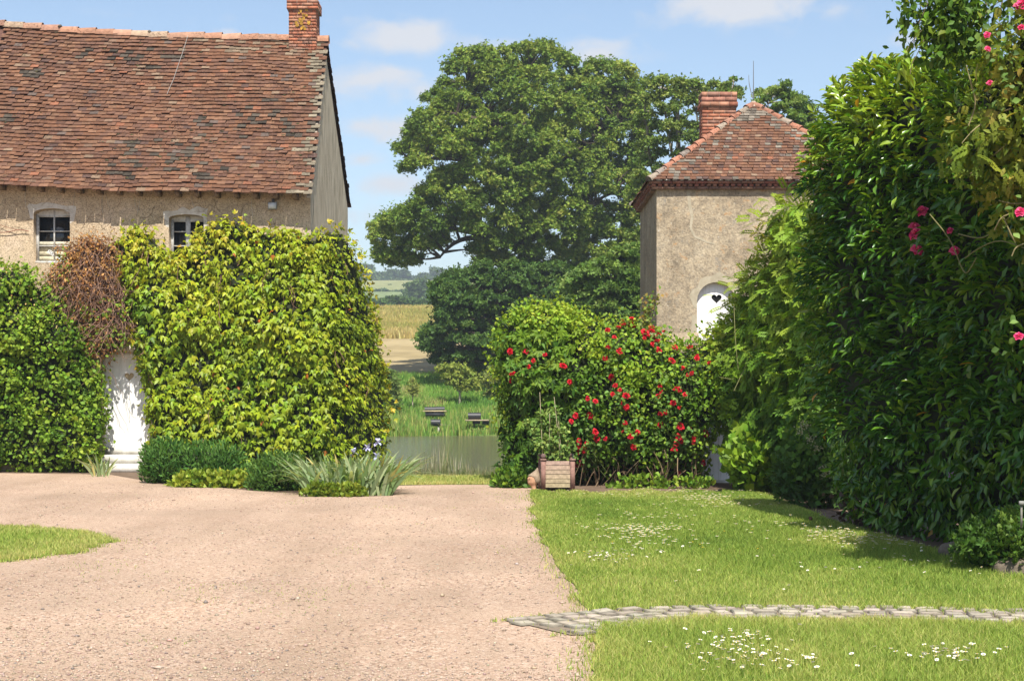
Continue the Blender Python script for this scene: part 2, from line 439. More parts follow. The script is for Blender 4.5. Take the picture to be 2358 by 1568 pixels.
t = NT('pond_water')
wn = t.noise(9, 3, .5, t.co((.6, 2.2, 1)))
g = t.bump(wn, .5, .06)
M['water'] = t.done(t.pbr((.10, .09, .055), .10, .5, g))
mb = MB(); mb.poly([(-74, 29.9, -.6), (74, 29.9, -.6), (74, 80, -.6), (-74, 80, -.6)])
o = mb.build('pond_water', M['water']); o['kind'] = 'structure'

def gpoly(pts, z): return [(*G(px, py, z), z) for px, py in pts]
def sheet(name, pts3, mat, kind='structure'):
    pts2 = [(p[0], p[1]) for p in pts3]; z = pts3[0][2]
    v, f = filled(pts2, [], lambda a, b: (a, b, z))
    mb = MB(); mb.add(v, f); o = mb.build(name, mat)
    o['kind'] = kind; return o
# --- gravel
t = NT('gravel')
v1 = t.vor(52, out='Color'); v2 = t.vor(160, out='Color')
sep = t.n('ShaderNodeSeparateColor'); t.L.new(v1, sep.inputs[0]); sep2 = t.n('ShaderNodeSeparateColor'); t.L.new(v2, sep2.inputs[0])
c1 = t.ramp(sep.outputs[0], [(0, (.22, .155, .115)), (.3, (.37, .255, .187)), (.7, (.44, .317, .238)), (1, (.54, .44, .36))])
c2 = t.ramp(sep2.outputs[1], [(0, (.25, .18, .13)), (.5, (.39, .285, .21)), (1, (.50, .385, .30))])
big = t.noise(.35, 4, .6)
cc = t.mix(t.ramp(t.noise(1.1, 3), [(.4, 0.2), (.6, .8)]), c1, c2)
cc = t.mix(1.0, cc, t.ramp(big, [(.3, (.92, .90, .87)), (.7, (1.16, 1.13, 1.09))]), 'MULTIPLY')
rut = t.noise(.9, 4, .6, t.co((1.0, .16, 1)))
cc = t.mix(1.0, cc, t.ramp(rut, [(.38, (.86, .85, .83)), (.55, (1.0, 1.0, 1.0)), (.68, (1.06, 1.05, 1.03))]), 'MULTIPLY')
fine = t.ramp(t.noise(110, 2, .6), [(.3, .72), (.6, 1.08)])
cc = t.mix(1.0, cc, fine, 'MULTIPLY')
h = t.mix(.5, t.vor(52), t.vor(160))
M['gravel'] = t.done(t.pbr(cc, .95, .1, t.bump(h, .55, .012)))
lawn_edge = [(1222, 1133), (1232, 1180), (1240, 1210), (1262, 1260), (1300, 1320), (1335, 1370), (1354, 1402)]
gr_top = [(-700, 1090), (0, 1089), (250, 1092), (330, 1106), (420, 1115), (600, 1131), (800, 1144), (905, 1141), (912, 1117), (1020, 1115), (1150, 1115), (1225, 1120)]
zz = .006
gp = gpoly(gr_top, zz) + [(.6, 22, zz), (.6, 18, zz), (1.2, 13, zz), (8, 12, zz), (8, -20, zz), (-18, -20, zz)]
sheet('gravel_yard', gp, M['gravel'])
# --- lawns
t = NT('lawn_soil')
M['lawn'] = t.done(t.pbr(t.ramp(t.noise(2.5, 5), [(.3, (.09, .13, .028)), (.7, (.16, .19, .05))]), .95, .1))
L_main = lawn_edge + [(1700, 1399), (2100, 1402), (2358, 1411), (2700, 1420), (2700, 1375), (2358, 1326), (2300, 1306), (2150, 1266), (2000, 1226), (1900, 1196), (1830, 1166), (1760, 1141), (1735, 1133)]
L_front = [(1388, 1441), (1600, 1427), (2000, 1429), (2358, 1439), (2800, 1448), (2800, 1700), (1362, 1700), (1366, 1568), (1372, 1475)]
L_left = [(-300, 1205), (0, 1213), (120, 1217), (210, 1229), (258, 1243), (230, 1258), (150, 1271), (60, 1283), (0, 1291), (-300, 1330)]
L_gap = [(893, 1117), (912, 1117), (1020, 1115), (1160, 1115), (1175, 1098), (890, 1098)]
def wiggle(poly, amp, n=14, seed=0):
    out = []
    for (a, b), (c, d) in zip(poly, poly[1:] + poly[:1]):
        for k in range(n):
            u = k / n; x, y = a + (c - a) * u, b + (d - b) * u
            m = (noise3(x / 17, y / 9, 0, seed) - .5) * 2 * amp
            out.append((x + m * 1.6, y + m * .5))
    return out
L_mainw, L_frontw, L_leftw = wiggle(L_main, 9, 24, 3), wiggle(L_front, 9, 24, 4), wiggle(L_left, 9, 18, 5)
lawnP = {}
for nm, pl, z in (('lawn', L_mainw, .014), ('front_lawn', L_frontw, .014), ('island_lawn', L_leftw, .014), ('grass_verge', L_gap, .012)):
    p3 = gpoly(pl, z); lawnP[nm] = np.array([(p[0], p[1]) for p in p3]); sheet(nm, p3, M['lawn'])
def in_poly_pts(poly, n):
    lo, hi = poly.min(0), poly.max(0); out = np.zeros((0, 2))
    while len(out) < n:
        p = rng.uniform(lo, hi, (n, 2)); ins, d = polydist(p[:, 0], p[:, 1], poly); out = np.concatenate([out, p[ins]])
    return out[:n]
def blades(mb, xy, z0, h, w, pal, lean=.45, tone=None, jit=.15, seg=2, droop=.3):
    n = len(xy); a = rng.uniform(0, 6.283, n); dirx = np.stack([np.cos(a), np.sin(a), 0 * a], -1)
    la = rng.uniform(0, 6.283, n); ld = np.stack([np.cos(la), np.sin(la), 0 * la], -1) * (np.abs(rng.normal(0, lean, n)))[:, None]
    base = np.concatenate([xy, np.broadcast_to(np.asarray(z0, float), (n,))[:, None]], 1)
    h = np.broadcast_to(h, (n,)); w = np.broadcast_to(w, (n,))
    V = []
    for k in range(seg):
        u = k / seg
        c = base + (UP * u + ld * u ** 1.7)[:, :] * h[:, None] if False else base + (UP[None] * (u - droop * .3 * u * u) + ld * u ** 1.8) * h[:, None]
        s = (w * (1 - .45 * u))[:, None] * dirx * .5
        V += [c - s, c + s]
    V.append(base + (UP[None] * (1 - droop * .3) + ld) * h[:, None])
    V = np.stack(V, 1); k = V.shape[1]; f = []
    for q in range(seg - 1): f += [(2 * q, 2 * q + 1, 2 * q + 3), (2 * q, 2 * q + 3, 2 * q + 2)]
    f.append((2 * seg - 2, 2 * seg - 1, 2 * seg)); f = np.array(f)
    t = rng.uniform(0, 1, n) if tone is None else np.clip(tone + rng.normal(0, .18, n), 0, 1)
    mb.add(V.reshape(-1, 3), (np.arange(n)[:, None, None] * k + f[None]).reshape(-1, 3), np.repeat(mixcol(pal, t, jit), len(f), 0))
GPAL = [(.07, .135, .018), (.125, .205, .026), (.185, .265, .04), (.30, .32, .085)]
mb = MB()
for nm, n, ymin, hh in (('lawn', 210000, 0, .05), ('front_lawn', 110000, 8.2, .055), ('island_lawn', 30000, 0, .05), ('grass_verge', 9000, 0, .06)):
    p = in_poly_pts(lawnP[nm], n)
    if ymin: p = p[p[:, 1] > ymin]
    p = p[np.abs(p[:, 0]) < .36 * p[:, 1] + .3]
    tone = .28 + .85 * (fbm(p[:, 0] * .9, p[:, 1] * .55, 0, 21) - .25) + (.22 if nm == 'island_lawn' else 0)
    d = polydist(p[:, 0], p[:, 1], lawnP[nm])[1]
    tone = tone + (.3 if nm == 'grass_verge' else 0) + .25 * np.exp(-d / .25) * (nm != 'lawn') + .15 * np.exp(-d / .3)
    sz = .65 + .7 * fbm(p[:, 0] * 2.3, p[:, 1] * 2.3, 0, 31)
    blades(mb, p, .012, hh * sz * rng.uniform(.5, 1.3, len(p)), .0042 * np.maximum(1, p[:, 1] / 11) * rng.uniform(.8, 1.5, len(p)), GPAL, .55, tone)
for nm, n in (('lawn', 5200), ('front_lawn', 4200), ('island_lawn', 2600)):   # ragged fringe creeping into the gravel
    pl_ = lawnP[nm]; i = rng.integers(0, len(pl_), n); u = rng.uniform(0, 1, (n, 1)); p = pl_[i] * (1 - u) + np.roll(pl_, -1, 0)[i] * u
    p = p + rng.normal(0, .055, (n, 2)) * (.4 + 1.6 * fbm(p[:, 0] * 1.7, p[:, 1] * 1.7, 0, 61))[:, None]; p = p[(p[:, 1] > 8.2) & (np.abs(p[:, 0]) < .36 * p[:, 1] + .3) & (p[:, 0] < 5.6)]
    blades(mb, p, .008, rng.uniform(.015, .055, len(p)), .006 * np.maximum(1, p[:, 1] / 14), GPAL, .7, rng.uniform(.25, .95, len(p)))
o = mb.build('grass', M['blade']); o['kind'] = 'stuff'
# --- weeds in the gravel near the edges
mb = MB()
p = in_poly_pts(np.array([(-2.5, 9), (2.2, 9), (1.6, 14), (.8, 25.5), (-2, 26), (-6, 24), (-6, 14)]), 15000)
nz = fbm(p[:, 0] * 1.3, p[:, 1] * .7, 0, 44); p = p[nz > .665]
blades(mb, p, .006, .018 * rng.uniform(.4, 1.2, len(p)), .006, GPAL, .8)
o = mb.build('gravel_weeds', M['blade']); o['kind'] = 'stuff'
# --- loose pebbles
mb = MB()
oc = np.array([(1, 0, 0), (-1, 0, 0), (0, 1, 0), (0, -1, 0), (0, 0, 1), (0, 0, -1)], float)
of = np.array([(0, 2, 4), (2, 1, 4), (1, 3, 4), (3, 0, 4), (2, 0, 5), (1, 2, 5), (3, 1, 5), (0, 3, 5)])
gx = np.array([(q[0], q[1]) for q in gp])
yy = 8.3 + 19 * rng.uniform(0, 1, 90000) ** 1.7; p = np.stack([rng.uniform(-.36, .36, 90000) * yy, yy], -1)
ok = polydist(p[:, 0], p[:, 1], gx)[0]
for nm in ('lawn', 'front_lawn', 'island_lawn'): ok &= ~polydist(p[:, 0], p[:, 1], lawnP[nm])[0]
dens = fbm(p[:, 0] * .5, p[:, 1] * .35, 0, 51); ok &= rng.uniform(0, 1, len(p)) < np.clip((dens - .28) * 3, .12, 1)
p = p[ok]; n = len(p)
s = rng.lognormal(-5.2, .40, n); a = rng.uniform(0, 6.283, n)
sc3 = np.stack([s * rng.uniform(.8, 1.4, n), s * rng.uniform(.7, 1.1, n), s * rng.uniform(.4, .75, n)], -1)
q = oc[None] * sc3[:, None] * rng.uniform(.75, 1.25, (n, 6, 1))
ca, sa = np.cos(a)[:, None], np.sin(a)[:, None]
V = np.stack([q[..., 0] * ca - q[..., 1] * sa + p[:, 0:1], q[..., 0] * sa + q[..., 1] * ca + p[:, 1:2], q[..., 2] + .006 + sc3[:, 2:3] * .5], -1)
pc = mixcol([(.20, .15, .115), (.33, .24, .18), (.40, .30, .225), (.46, .38, .30)], rng.beta(2, 2, n), .12)
pc[rng.uniform(0, 1, n) < .05] = (.20, .17, .15)
mb.add(V.reshape(-1, 3), (np.arange(n)[:, None, None] * 6 + of[None]).reshape(-1, 3), np.repeat(pc, 8, 0))
o = mb.build('loose_pebbles', M['pebble']); o['kind'] = 'stuff'
# --- sett path
cl = np.array([G(px, py) for px, py in [(2700, 1435), (2358, 1424), (2000, 1416), (1700, 1413), (1500, 1420), (1400, 1430), (1300, 1442), (1250, 1447), (1196, 1452)]])
seg = np.concatenate([[0], np.cumsum(np.linalg.norm(np.diff(cl, axis=0), axis=1))])
mb = MB(); u = 0; total = seg[-1]
def cpos(s):
    x = np.interp(s, seg, cl[:, 0]); y = np.interp(s, seg, cl[:, 1])
    x2 = np.interp(s + .05, seg, cl[:, 0]); y2 = np.interp(s + .05, seg, cl[:, 1]); x1 = np.interp(s - .05, seg, cl[:, 0]); y1 = np.interp(s - .05, seg, cl[:, 1])
    d = np.array([x2 - x1, y2 - y1]); d /= np.linalg.norm(d) + 1e-9
    return np.array([x, y]), d
rows = 5; wid = .68
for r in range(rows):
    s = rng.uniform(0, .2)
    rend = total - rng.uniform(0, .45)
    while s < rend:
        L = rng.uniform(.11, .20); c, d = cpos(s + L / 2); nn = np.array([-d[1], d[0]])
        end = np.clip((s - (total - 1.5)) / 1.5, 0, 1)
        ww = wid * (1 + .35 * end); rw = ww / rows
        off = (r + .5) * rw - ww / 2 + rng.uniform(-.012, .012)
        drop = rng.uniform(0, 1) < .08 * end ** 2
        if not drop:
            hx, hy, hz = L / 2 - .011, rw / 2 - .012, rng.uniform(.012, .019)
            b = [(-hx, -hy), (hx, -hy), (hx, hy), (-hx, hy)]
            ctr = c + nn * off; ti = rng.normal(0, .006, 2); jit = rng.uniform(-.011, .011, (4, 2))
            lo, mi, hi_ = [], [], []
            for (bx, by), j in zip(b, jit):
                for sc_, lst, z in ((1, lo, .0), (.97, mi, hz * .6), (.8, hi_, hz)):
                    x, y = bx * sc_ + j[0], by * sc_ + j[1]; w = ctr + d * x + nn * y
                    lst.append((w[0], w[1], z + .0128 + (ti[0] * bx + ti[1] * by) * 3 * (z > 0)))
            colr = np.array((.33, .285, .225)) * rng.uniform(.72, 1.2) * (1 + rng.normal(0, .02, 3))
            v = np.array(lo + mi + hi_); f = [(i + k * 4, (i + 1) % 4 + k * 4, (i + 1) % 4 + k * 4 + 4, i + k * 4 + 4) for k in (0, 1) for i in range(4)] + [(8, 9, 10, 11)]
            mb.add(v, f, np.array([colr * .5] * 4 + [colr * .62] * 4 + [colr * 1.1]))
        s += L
# sandy joints under the setts
jn = []
for sg in (1, -1):
    ss = np.linspace(0, total - .15, 60)[::sg]
    for s in ss:
        c, d = cpos(s); jn.append((*(c + np.array([-d[1], d[0]]) * sg * (.335 + .05 * np.clip((s - total + 1.5) / 1.5, 0, 1) + .03 * noise3(s * 3, sg))), .0125))
v, f = filled([(a, b) for a, b, _ in jn], [], lambda a, b: (a, b, .0125))
mb.add(v, f, (.21, .165, .12))
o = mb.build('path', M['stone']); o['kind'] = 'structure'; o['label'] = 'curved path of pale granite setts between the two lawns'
# path moss tufts
mb = MB(); ss = rng.uniform(0, total, 1500); pp = []
for s in ss:
    c, d = cpos(s); pp.append(c + np.array([-d[1], d[0]]) * rng.choice([-.36, .36, -.38, .38, rng.uniform(-.3, .3)]))
blades(mb, np.array(pp), .012, rng.uniform(.015, .05, len(pp)), .007, GPAL, .6, .75)
o = mb.build('path_grass', M['blade']); o['kind'] = 'stuff'
# --- reeds, bank grass, wheat
mb = MB()
n = 5200; px = rng.uniform(870, 1185, n); Y = rng.uniform(74.8, 79.5, n) + (px - 1020) / 150 * .7; x = X_(px, Y)
xy = np.stack([x, Y], -1); hgt = rng.uniform(.45, 1.0, n) * (.75 + .5 * noise3(x / 1.2, Y / 1.2, 0, 7)); hgt = np.where(((np.abs(px - 1006) < 15) & (Y < 76.6)) | ((np.abs(px - 1098) < 29) & (Y < 77.2)) | ((np.abs(px - 1001) < 28) & (Y < 79.6) & (Y > 76)), hgt * .45, hgt)
blades(mb, xy, terr(x, Y) - .05, hgt, .055, [(.06, .15, .024), (.11, .22, .03), (.17, .26, .042), (.26, .27, .08)], .22, None, .15, 3, .3)
o = mb.build('green_reeds', M['blade']); o['kind'] = 'stuff'
mb = MB()
n = 15000; px = rng.uniform(860, 1190, n); Y = rng.uniform(79, 98, n); x = X_(px, Y)
blades(mb, np.stack([x, Y], -1), terr(x, Y) - .02, rng.uniform(.12, .4, n), .05, [(.06, .15, .02), (.105, .22, .026), (.15, .25, .04), (.25, .24, .08)], .4, np.clip(fbm(x / 2, Y / 3, 0, 9) * 1.6 - .35, 0, 1))
o = mb.build('bank_grass', M['blade']); o['kind'] = 'stuff'
mb = MB()
n = 1700; px = rng.uniform(885, 1180, n); Y = rng.uniform(30.2, 32.8, n); x = X_(px, Y)
hgt = rng.uniform(.25, .66, n) * (.5 + .85 * noise3(x / .45, 0, 0, 17))
blades(mb, np.stack([x, Y], -1), terr(x, Y) - .02, hgt, .014, [(.12, .16, .05), (.22, .22, .11), (.34, .31, .20), (.48, .44, .34)], .13, None, .15, 3, .1)
o = mb.build('dry_reeds', M['blade_dry']); o['kind'] = 'stuff'
mb = MB()
n = 2600; px = rng.uniform(885, 1180, n); Y = rng.uniform(29.4, 31.6, n); x = X_(px, Y)
blades(mb, np.stack([x, Y], -1), terr(x, Y) - .01, rng.uniform(.06, .26, n), .012, [(.06, .10, .025), (.11, .14, .045), (.18, .18, .08)], .35)
o = mb.build('waterside_grass', M['blade']); o['kind'] = 'stuff'
mb = MB()
n = 26000; px = rng.uniform(840, 1160, n); Y = 131 + 95 * rng.uniform(0, 1, n) ** 1.3; x = X_(px, Y)
blades(mb, np.stack([x, Y], -1), terr(x, Y) - .02, rng.uniform(.4, .85, n), .12, [(.30, .30, .08), (.42, .35, .11), (.52, .42, .18)], .25, np.clip(fbm(x / 9, Y / 5, 0, 12) * 1.8 - .4, 0, 1))
o = mb.build('wheat', M['blade_dry']); o['kind'] = 'stuff'
# ================================================================ building materials
t = NT('farm_plaster')
n1 = t.noise(1.3, 5, .6); n2 = t.noise(14, 4, .6)
c = t.ramp(n1, [(.3, (.43, .33, .215)), (.5, (.52, .405, .275)), (.7, (.57, .45, .335))])
c = t.mix(1.0, c, t.ramp(n2, [(.3, .78), (.65, 1.08)]), 'MULTIPLY')
tend = t.ramp(t.vor(13, 'DISTANCE_TO_EDGE', vec=t.mix(.12, t.co(), t.n('ShaderNodeTexNoise', Scale=6.0).outputs['Color'])), [(0, 0), (.035, .35), (.07, 1)])
spk = t.ramp(t.noise(38, 2, .5), [(.36, 0), (.46, 1)])
c = t.mix(1.0, c, t.mix(t.ramp(t.noise(2.2, 3), [(.42, 0.15), (.62, .85)]), (1, 1, 1), t.mix(.6, (.42, .33, .25), tend)), 'MULTIPLY') if False else c
dk = t.mix(t.ramp(t.noise(2.0, 3), [(.35, 0.25), (.6, .95)]), (1, 1, 1), tend)
c = t.mix(.38, c, dk, 'MULTIPLY')
c = t.mix(.5, c, spk, 'MULTIPLY')
M['plaster'] = t.done(t.pbr(c, .95, .1, t.bump(t.noise(30, 5, .65), .6, .02)))
t = NT('gable_render')
st = t.noise(6, 6, .7, t.co((1, 1.5, .2)))
c = t.ramp(st, [(.36, (.36, .295, .205)), (.5, (.58, .49, .355)), (.62, (.72, .63, .48))])
M['gable'] = t.done(t.pbr(c, .95, .1, t.bump(st, 1.0, .12)))
t = NT('white_plaster')
M['limewash'] = t.done(t.pbr(t.ramp(t.noise(7, 5, .65), [(.3, (.36, .31, .25)), (.5, (.50, .46, .40)), (.7, (.58, .55, .50))]), .95, .1, t.bump(t.noise(25, 4), .5, .02)))
t = NT('tower_render')
n1 = t.noise(1.7, 5, .62); n2 = t.noise(11, 5, .7); n3 = t.noise(30, 3, .6)
c = t.ramp(n1, [(.3, (.23, .185, .13)), (.48, (.335, .275, .195)), (.68, (.41, .345, .25))])
c = t.mix(1.0, c, t.ramp(n2, [(.3, (.66, .66, .67)), (.62, (1.1, 1.08, 1.04))]), 'MULTIPLY')
c = t.mix(1.0, c, t.ramp(n3, [(.32, .70), (.62, 1.14)]), 'MULTIPLY')
ol = t.ramp(t.noise(5.5, 4, .7, dist=.4), [(.60, 0), (.70, .75)])
c = t.mix(ol, c, (.36, .20, .085))
gl = t.ramp(t.noise(4.1, 5, .75, t.co((1.3, 1, 1))), [(.6, 0), (.72, .7)])
c = t.mix(gl, c, (.17, .165, .15))
wl = t.ramp(t.noise(16, 3, .7), [(.64, 0), (.72, .7)])
c = t.mix(wl, c, (.46, .44, .39))
M['tower'] = t.done(t.pbr(c, .95, .1, t.bump(t.mix(.5, n2, n3), .7, .03)))
t = NT('pale_patch')
M['patch'] = t.done(t.pbr(t.ramp(t.noise(9, 4), [(.3, (.30, .26, .185)), (.7, (.40, .35, .26))]), .95, .1, t.bump(t.noise(30, 3), .3, .01)))
t = NT('white_paint')
pl = t.noise(6, 5, .6, t.co((4, 4, .6)))
M['white'] = t.done(t.pbr(t.ramp(pl, [(.25, (.62, .61, .58)), (.5, (.74, .73, .71))]), .5, .3, t.bump(pl, .15, .01)))
t = NT('old_white_paint')
M['oldwhite'] = t.done(t.pbr(t.ramp(t.noise(22, 5, .7), [(.34, (.26, .24, .2)), (.45, (.46, .45, .42)), (.7, (.56, .55, .53))]), .6, .3))
t = NT('dark_glass'); M['glass'] = t.done(t.pbr((.012, .014, .016), .08, .5, t.bump(t.noise(3, 2), .05, .02)))
t = NT('black'); M['black'] = t.done(t.pbr((.012, .012, .012), .8, .1))
t = NT('step_stone'); M['step'] = t.done(t.pbr(t.ramp(t.noise(8, 5, .6), [(.3, (.46, .43, .38)), (.7, (.62, .60, .55))]), .9, .1, t.bump(t.noise(25), .3, .01)))
def brick_mat(name, cols, mortar):
    t = NT(name)
    return t
# ---------------------------------------------------------------- generic pieces
def bricks(mb, x0, x1, y0, y1, z0, z1, cols, rowh=.068, bl=.22, mortar=(.28, .23, .19), jit=.006, sides='fl'):
    """courses of single bricks round a rectangular stack, over a mortar core"""
    mb.box(x0 + .012, x1 - .012, y0 + .012, y1 - .012, z0, z1 - .004, mortar)
    nr = int(round((z1 - z0) / rowh)); rh = (z1 - z0) / nr
    for r in range(nr):
        for ax, (a0, a1, f0, f1) in (('x', (x0, x1, y0, y1)), ('y', (y0, y1, x0, x1))):
            n = max(2, int(round((a1 - a0) / bl))); L = (a1 - a0) / n; off = (r % 2) * L / 2
            for k in range(-1, n):
                b0, b1 = max(a0, a0 + k * L + off), min(a1, a0 + (k + 1) * L + off)
                if b1 - b0 < .03: continue
                for side in (0, 1):
                    o = rng.uniform(-jit, jit); c = np.array(cols[rng.integers(len(cols))]) * rng.uniform(.75, 1.2)
                    zlo, zhi = z0 + r * rh + .004, z0 + (r + 1) * rh - .004
                    e = .014 if ax == 'y' else 0
                    if side == 0: lo, hi = f0 + o, f0 + .05
                    else: lo, hi = f1 - .05, f1 + o
                    if ax == 'x': mb.box(b0 + .004, b1 - .004, lo, hi, zlo, zhi, c)
                    else: mb.box(lo, hi, b0 + .004 + (.052 if b0 == a0 else 0), b1 - .004 - (.052 if b1 == a1 else 0), zlo, zhi, c)
TILES = [(.180, .086, .050), (.205, .099, .056), (.160, .082, .054), (.225, .118, .070), (.185, .096, .062)]
ODD = [(.30, .125, .07), (.26, .175, .115), (.15, .11, .09), (.22, .135, .09), (.12, .07, .055)]
def tile_colour(n, odd=.09):
    c = np.array(TILES)[rng.integers(len(TILES), size=n)] * rng.uniform(.8, 1.18, (n, 1))
    m = rng.uniform(0, 1, n) < odd
    c[m] = np.array(ODD)[rng.integers(len(ODD), size=m.sum())] * rng.uniform(.85, 1.15, (m.sum(), 1))
    return c
def tiles(mb, cx, cs, cn, right, down, nrm, w, L, th, col, lift=.02):
    """one flat clay tile per row of the arrays: centre positions cx, axes shared per tile"""
    n = len(cx); w = np.broadcast_to(w, (n,)); lift = np.broadcast_to(lift, (n,))
    V = []
    for dz in (0, 1):
        for (a, b) in ((-.5, 0), (.5, 0), (.5, 1), (-.5, 1)):
            V.append(cx + right * (a * w)[:, None] + down * (b * L) + nrm * ((lift * b) + dz * th + .004 * (b == 0))[:, None])
    V = np.stack(V, 1)
    f = np.array([(4, 5, 6, 7), (3, 2, 6, 7), (0, 3, 7, 4), (1, 2, 6, 5)])
    mb.add(V.reshape(-1, 3), (np.arange(n)[:, None, None] * 8 + f[None]).reshape(-1, 4), np.repeat(col, 4, 0))

# ================================================================ farmhouse
WY = 31.0
fx = lambda px: float(X_(px, WY)); fz = lambda py: float(Z_(py, WY))
XR = fx(715)
farm = thing('farmhouse', (-7.0, 34.5, 0), 'long ochre plastered farmhouse with a sagging red tiled roof, half covered in creeper', 'house')
w1 = arch(fx(77), fx(161), fz(606), fz(492), fz(480)); w2 = arch(fx(389), fx(469), fz(606), fz(503), fz(494))
dr = np.array([(fx(234), .0), (fx(234), fz(812)), (fx(344), fz(812)), (fx(344), .0)])
xs = np.linspace(-13, XR, 9)
PE = lambda px: np.interp(px, [-700, 0, 300, 715], [408, 428, 441, 451])
eave_z = lambda x: Z_(PE(CX + x / 30.62 * F), 30.62)
RPX, RPY = [-700, -300, 0, 100, 183, 382, 560, 745, 800], [50, 52, 58, 66, 75, 84, 88, 93, 94]
ridge_z = lambda x: Z_(np.interp(CX + x / 34.5 * F, RPX, RPY), 34.5)
outer = [(-13, -.3), (XR, -.3)] + [(x, float(eave_z(x)) + .12) for x in xs[::-1]]
outer[1] = (XR, -.3)
mb = MB(); v, f = filled(outer, [w1, w2, np.array([(a, b if b > 0 else -.1) for a, b in dr])], lambda a, b: (a, WY, b)); mb.add(v, f)
for hole in (w1, w2, dr):
    n = len(hole); h3 = np.array([(a, WY, b) for a, b in hole]); b3 = h3 + (0, .26, 0)
    mb.add(np.concatenate([h3, b3]), [(i, (i + 1) % n, (i + 1) % n + n, i + n) for i in range(n)])
mb.build('wall', M['plaster'], farm)
# gable wall, leaning slightly at its top, and the closing walls behind
gx0 = XR + .004; apexX = float(X_(749, 34.5))
gpts = np.array([(gx0, WY + .003, -.3), (gx0, 38.0, -.3), (gx0, 38.0, float(Z_(482, 38.0))), (apexX - .02, 34.5, float(Z_(99, 34.5))), (gx0, WY + .003, float(eave_z(XR)) + .16)])
mb = MB(); mb.prism(gpts, (-.35, 0, 0))
# ragged render: fine vertical ridges on the gable face
mb.build('gable_wall', M['gable'], farm)
mb = MB(); mb.box(-13, XR - .36, 37.7, 37.98, -.3, 5.6); mb.build('rear_wall', M['plaster'], farm)
# roof -----------------------------------------------------------
roofmb = MB()
def roof_surface(x, s):
    """s 0 at eave .. 1 at ridge on the front slope"""
    e = np.stack([x, np.full_like(x, 30.62), eave_z(x)], -1); r = np.stack([x + (apexX - gx0) * 0, np.full_like(x, 34.5), ridge_z(x)], -1)
    lean = (s * (apexX - gx0) * np.clip((x + 6.5) / 2.5, 0, 1))
    p = e * (1 - s)[:, None] + r * s[:, None]; p[:, 0] += lean
    p[:, 2] += -.05 * np.sin(math.pi * s) + .03 * (noise3(x * .9, s * 5, 0, 71) - .5) + .02 * np.sin(s * 9 + x)
    return p
slopeL = math.hypot(3.88, 3.85); NR = 44; tw = .170
nrmF = nrmz(np.array([0, -3.85, 3.88])[None])[0]; dwnF = nrmz(np.array([0, -3.88, -3.85])[None])[0]
for r in range(NR):
    s = (r + 1.35) / NR
    x = np.arange(-10.9 + (r % 2) * tw / 2, XR + .04, tw); n = len(x); x = x + rng.normal(0, .005, n)
    if r % 2: x[-1] = min(x[-1], XR)
    ss = np.full(n, s) + rng.normal(0, .0019, n) + .004 * (noise3(x * 1.6, r * .7, 0, 5) - .5)
    c = roof_surface(x, ss)
    col = tile_colour(n)
    # paler lichened tiles by the verge and under the ridge, darker mossy ones near the ridge further along
    edge = (x > XR - rng.uniform(.1, .5, n)) & (rng.uniform(0, 1, n) < .42); col[edge] = np.array((.30, .25, .175)) * rng.uniform(.6, 1.1, (edge.sum(), 1))
    top = (s > .9) & (x > XR - 3.2) & (rng.uniform(0, 1, n) < .4); col[top] = np.array((.27, .20, .135)) * rng.uniform(.7, 1.1, (top.sum(), 1))
    moss = (noise3(x * .8, s * 7, 0, 33) > .72) & (rng.uniform(0, 1, n) < .28 * (.3 + s)); col[moss] = np.array((.075, .06, .045)) * rng.uniform(.7, 1.6, (moss.sum(), 1))
    right = nrmz(np.array([1., 0, 0])[None] + rng.normal(0, .014, (n, 1)) * UP + rng.normal(0, .01, (n, 1)) * dwnF[None])
    tiles(roofmb, c, None, None, right, dwnF[None] + rng.normal(0, .012, (n, 3)), nrmF[None], tw - .004 + rng.normal(0, .003, n), slopeL / NR * 1.4, .015, col, lift=.030 + np.abs(rng.normal(0, .008, n)))
# under-layer and back slope
for k in range(30):
    x = np.linspace(-13, XR + .05, 31)[k:k + 2]
    for s0, s1 in zip(np.linspace(0.02, 1, 12)[:-1], np.linspace(0.02, 1, 12)[1:]):
        q = np.concatenate([roof_surface(x, np.full(2, s0)), roof_surface(x[::-1], np.full(2, s1))]) - nrmF * .012
        roofmb.poly(q, (.12, .06, .045))
bk = lambda x, s: np.array([x + (apexX - gx0) * (1 - s), 34.5 + 3.85 * s, float(ridge_z(x)) * (1 - s) + float(Z_(476, 38.35)) * s])
nB = nrmz(np.array([0, 3.0, 3.85])[None])[0]
roofmb.prism([bk(-13, 0), bk(XR - .1, 0), bk(XR - .1, 1), bk(-13, 1)], -nB * .05, (.14, .07, .05))
for r in range(46):
    for k in range(4):
        s = (r + .2) / 46; p = bk(XR + .05 - tw * (k + .5) + rng.normal(0, .008), s)
        d = nrmz((bk(0, 1) - bk(0, 0)) * np.array([0, 1, 1]))
        tiles(roofmb, p[None], None, None, np.array([[1., 0, 0]]), d[None], nB[None], tw, .15, .016, tile_colour(1) * .7, .03)
roof = roofmb.build('roof', M['tile'], farm)
# moss cushions
mb = MB()
n = 420; x = rng.uniform(-10.5, XR, n); s = rng.beta(1.2, 1.5, n); kk = (noise3(x * .8, s * 7, 0, 33) > .5) | (x > XR - .6) | (s > .9); x, s = x[kk], s[kk]
c = roof_surface(x, s) + nrmF * .035; n = len(x); sz = rng.uniform(.012, .035, n)
V = oc[None] * sz[:, None, None] * np.array([1.5, 1, .7]) + c[:, None]
mb.add(V.reshape(-1, 3), (np.arange(n)[:, None, None] * 6 + of[None]).reshape(-1, 3), np.repeat(mixcol([(.035, .032, .02), (.09, .08, .035)], rng.uniform(0, 1, n)), 8, 0))
mb.build('moss', M['twig'], roof)['kind'] = 'stuff'
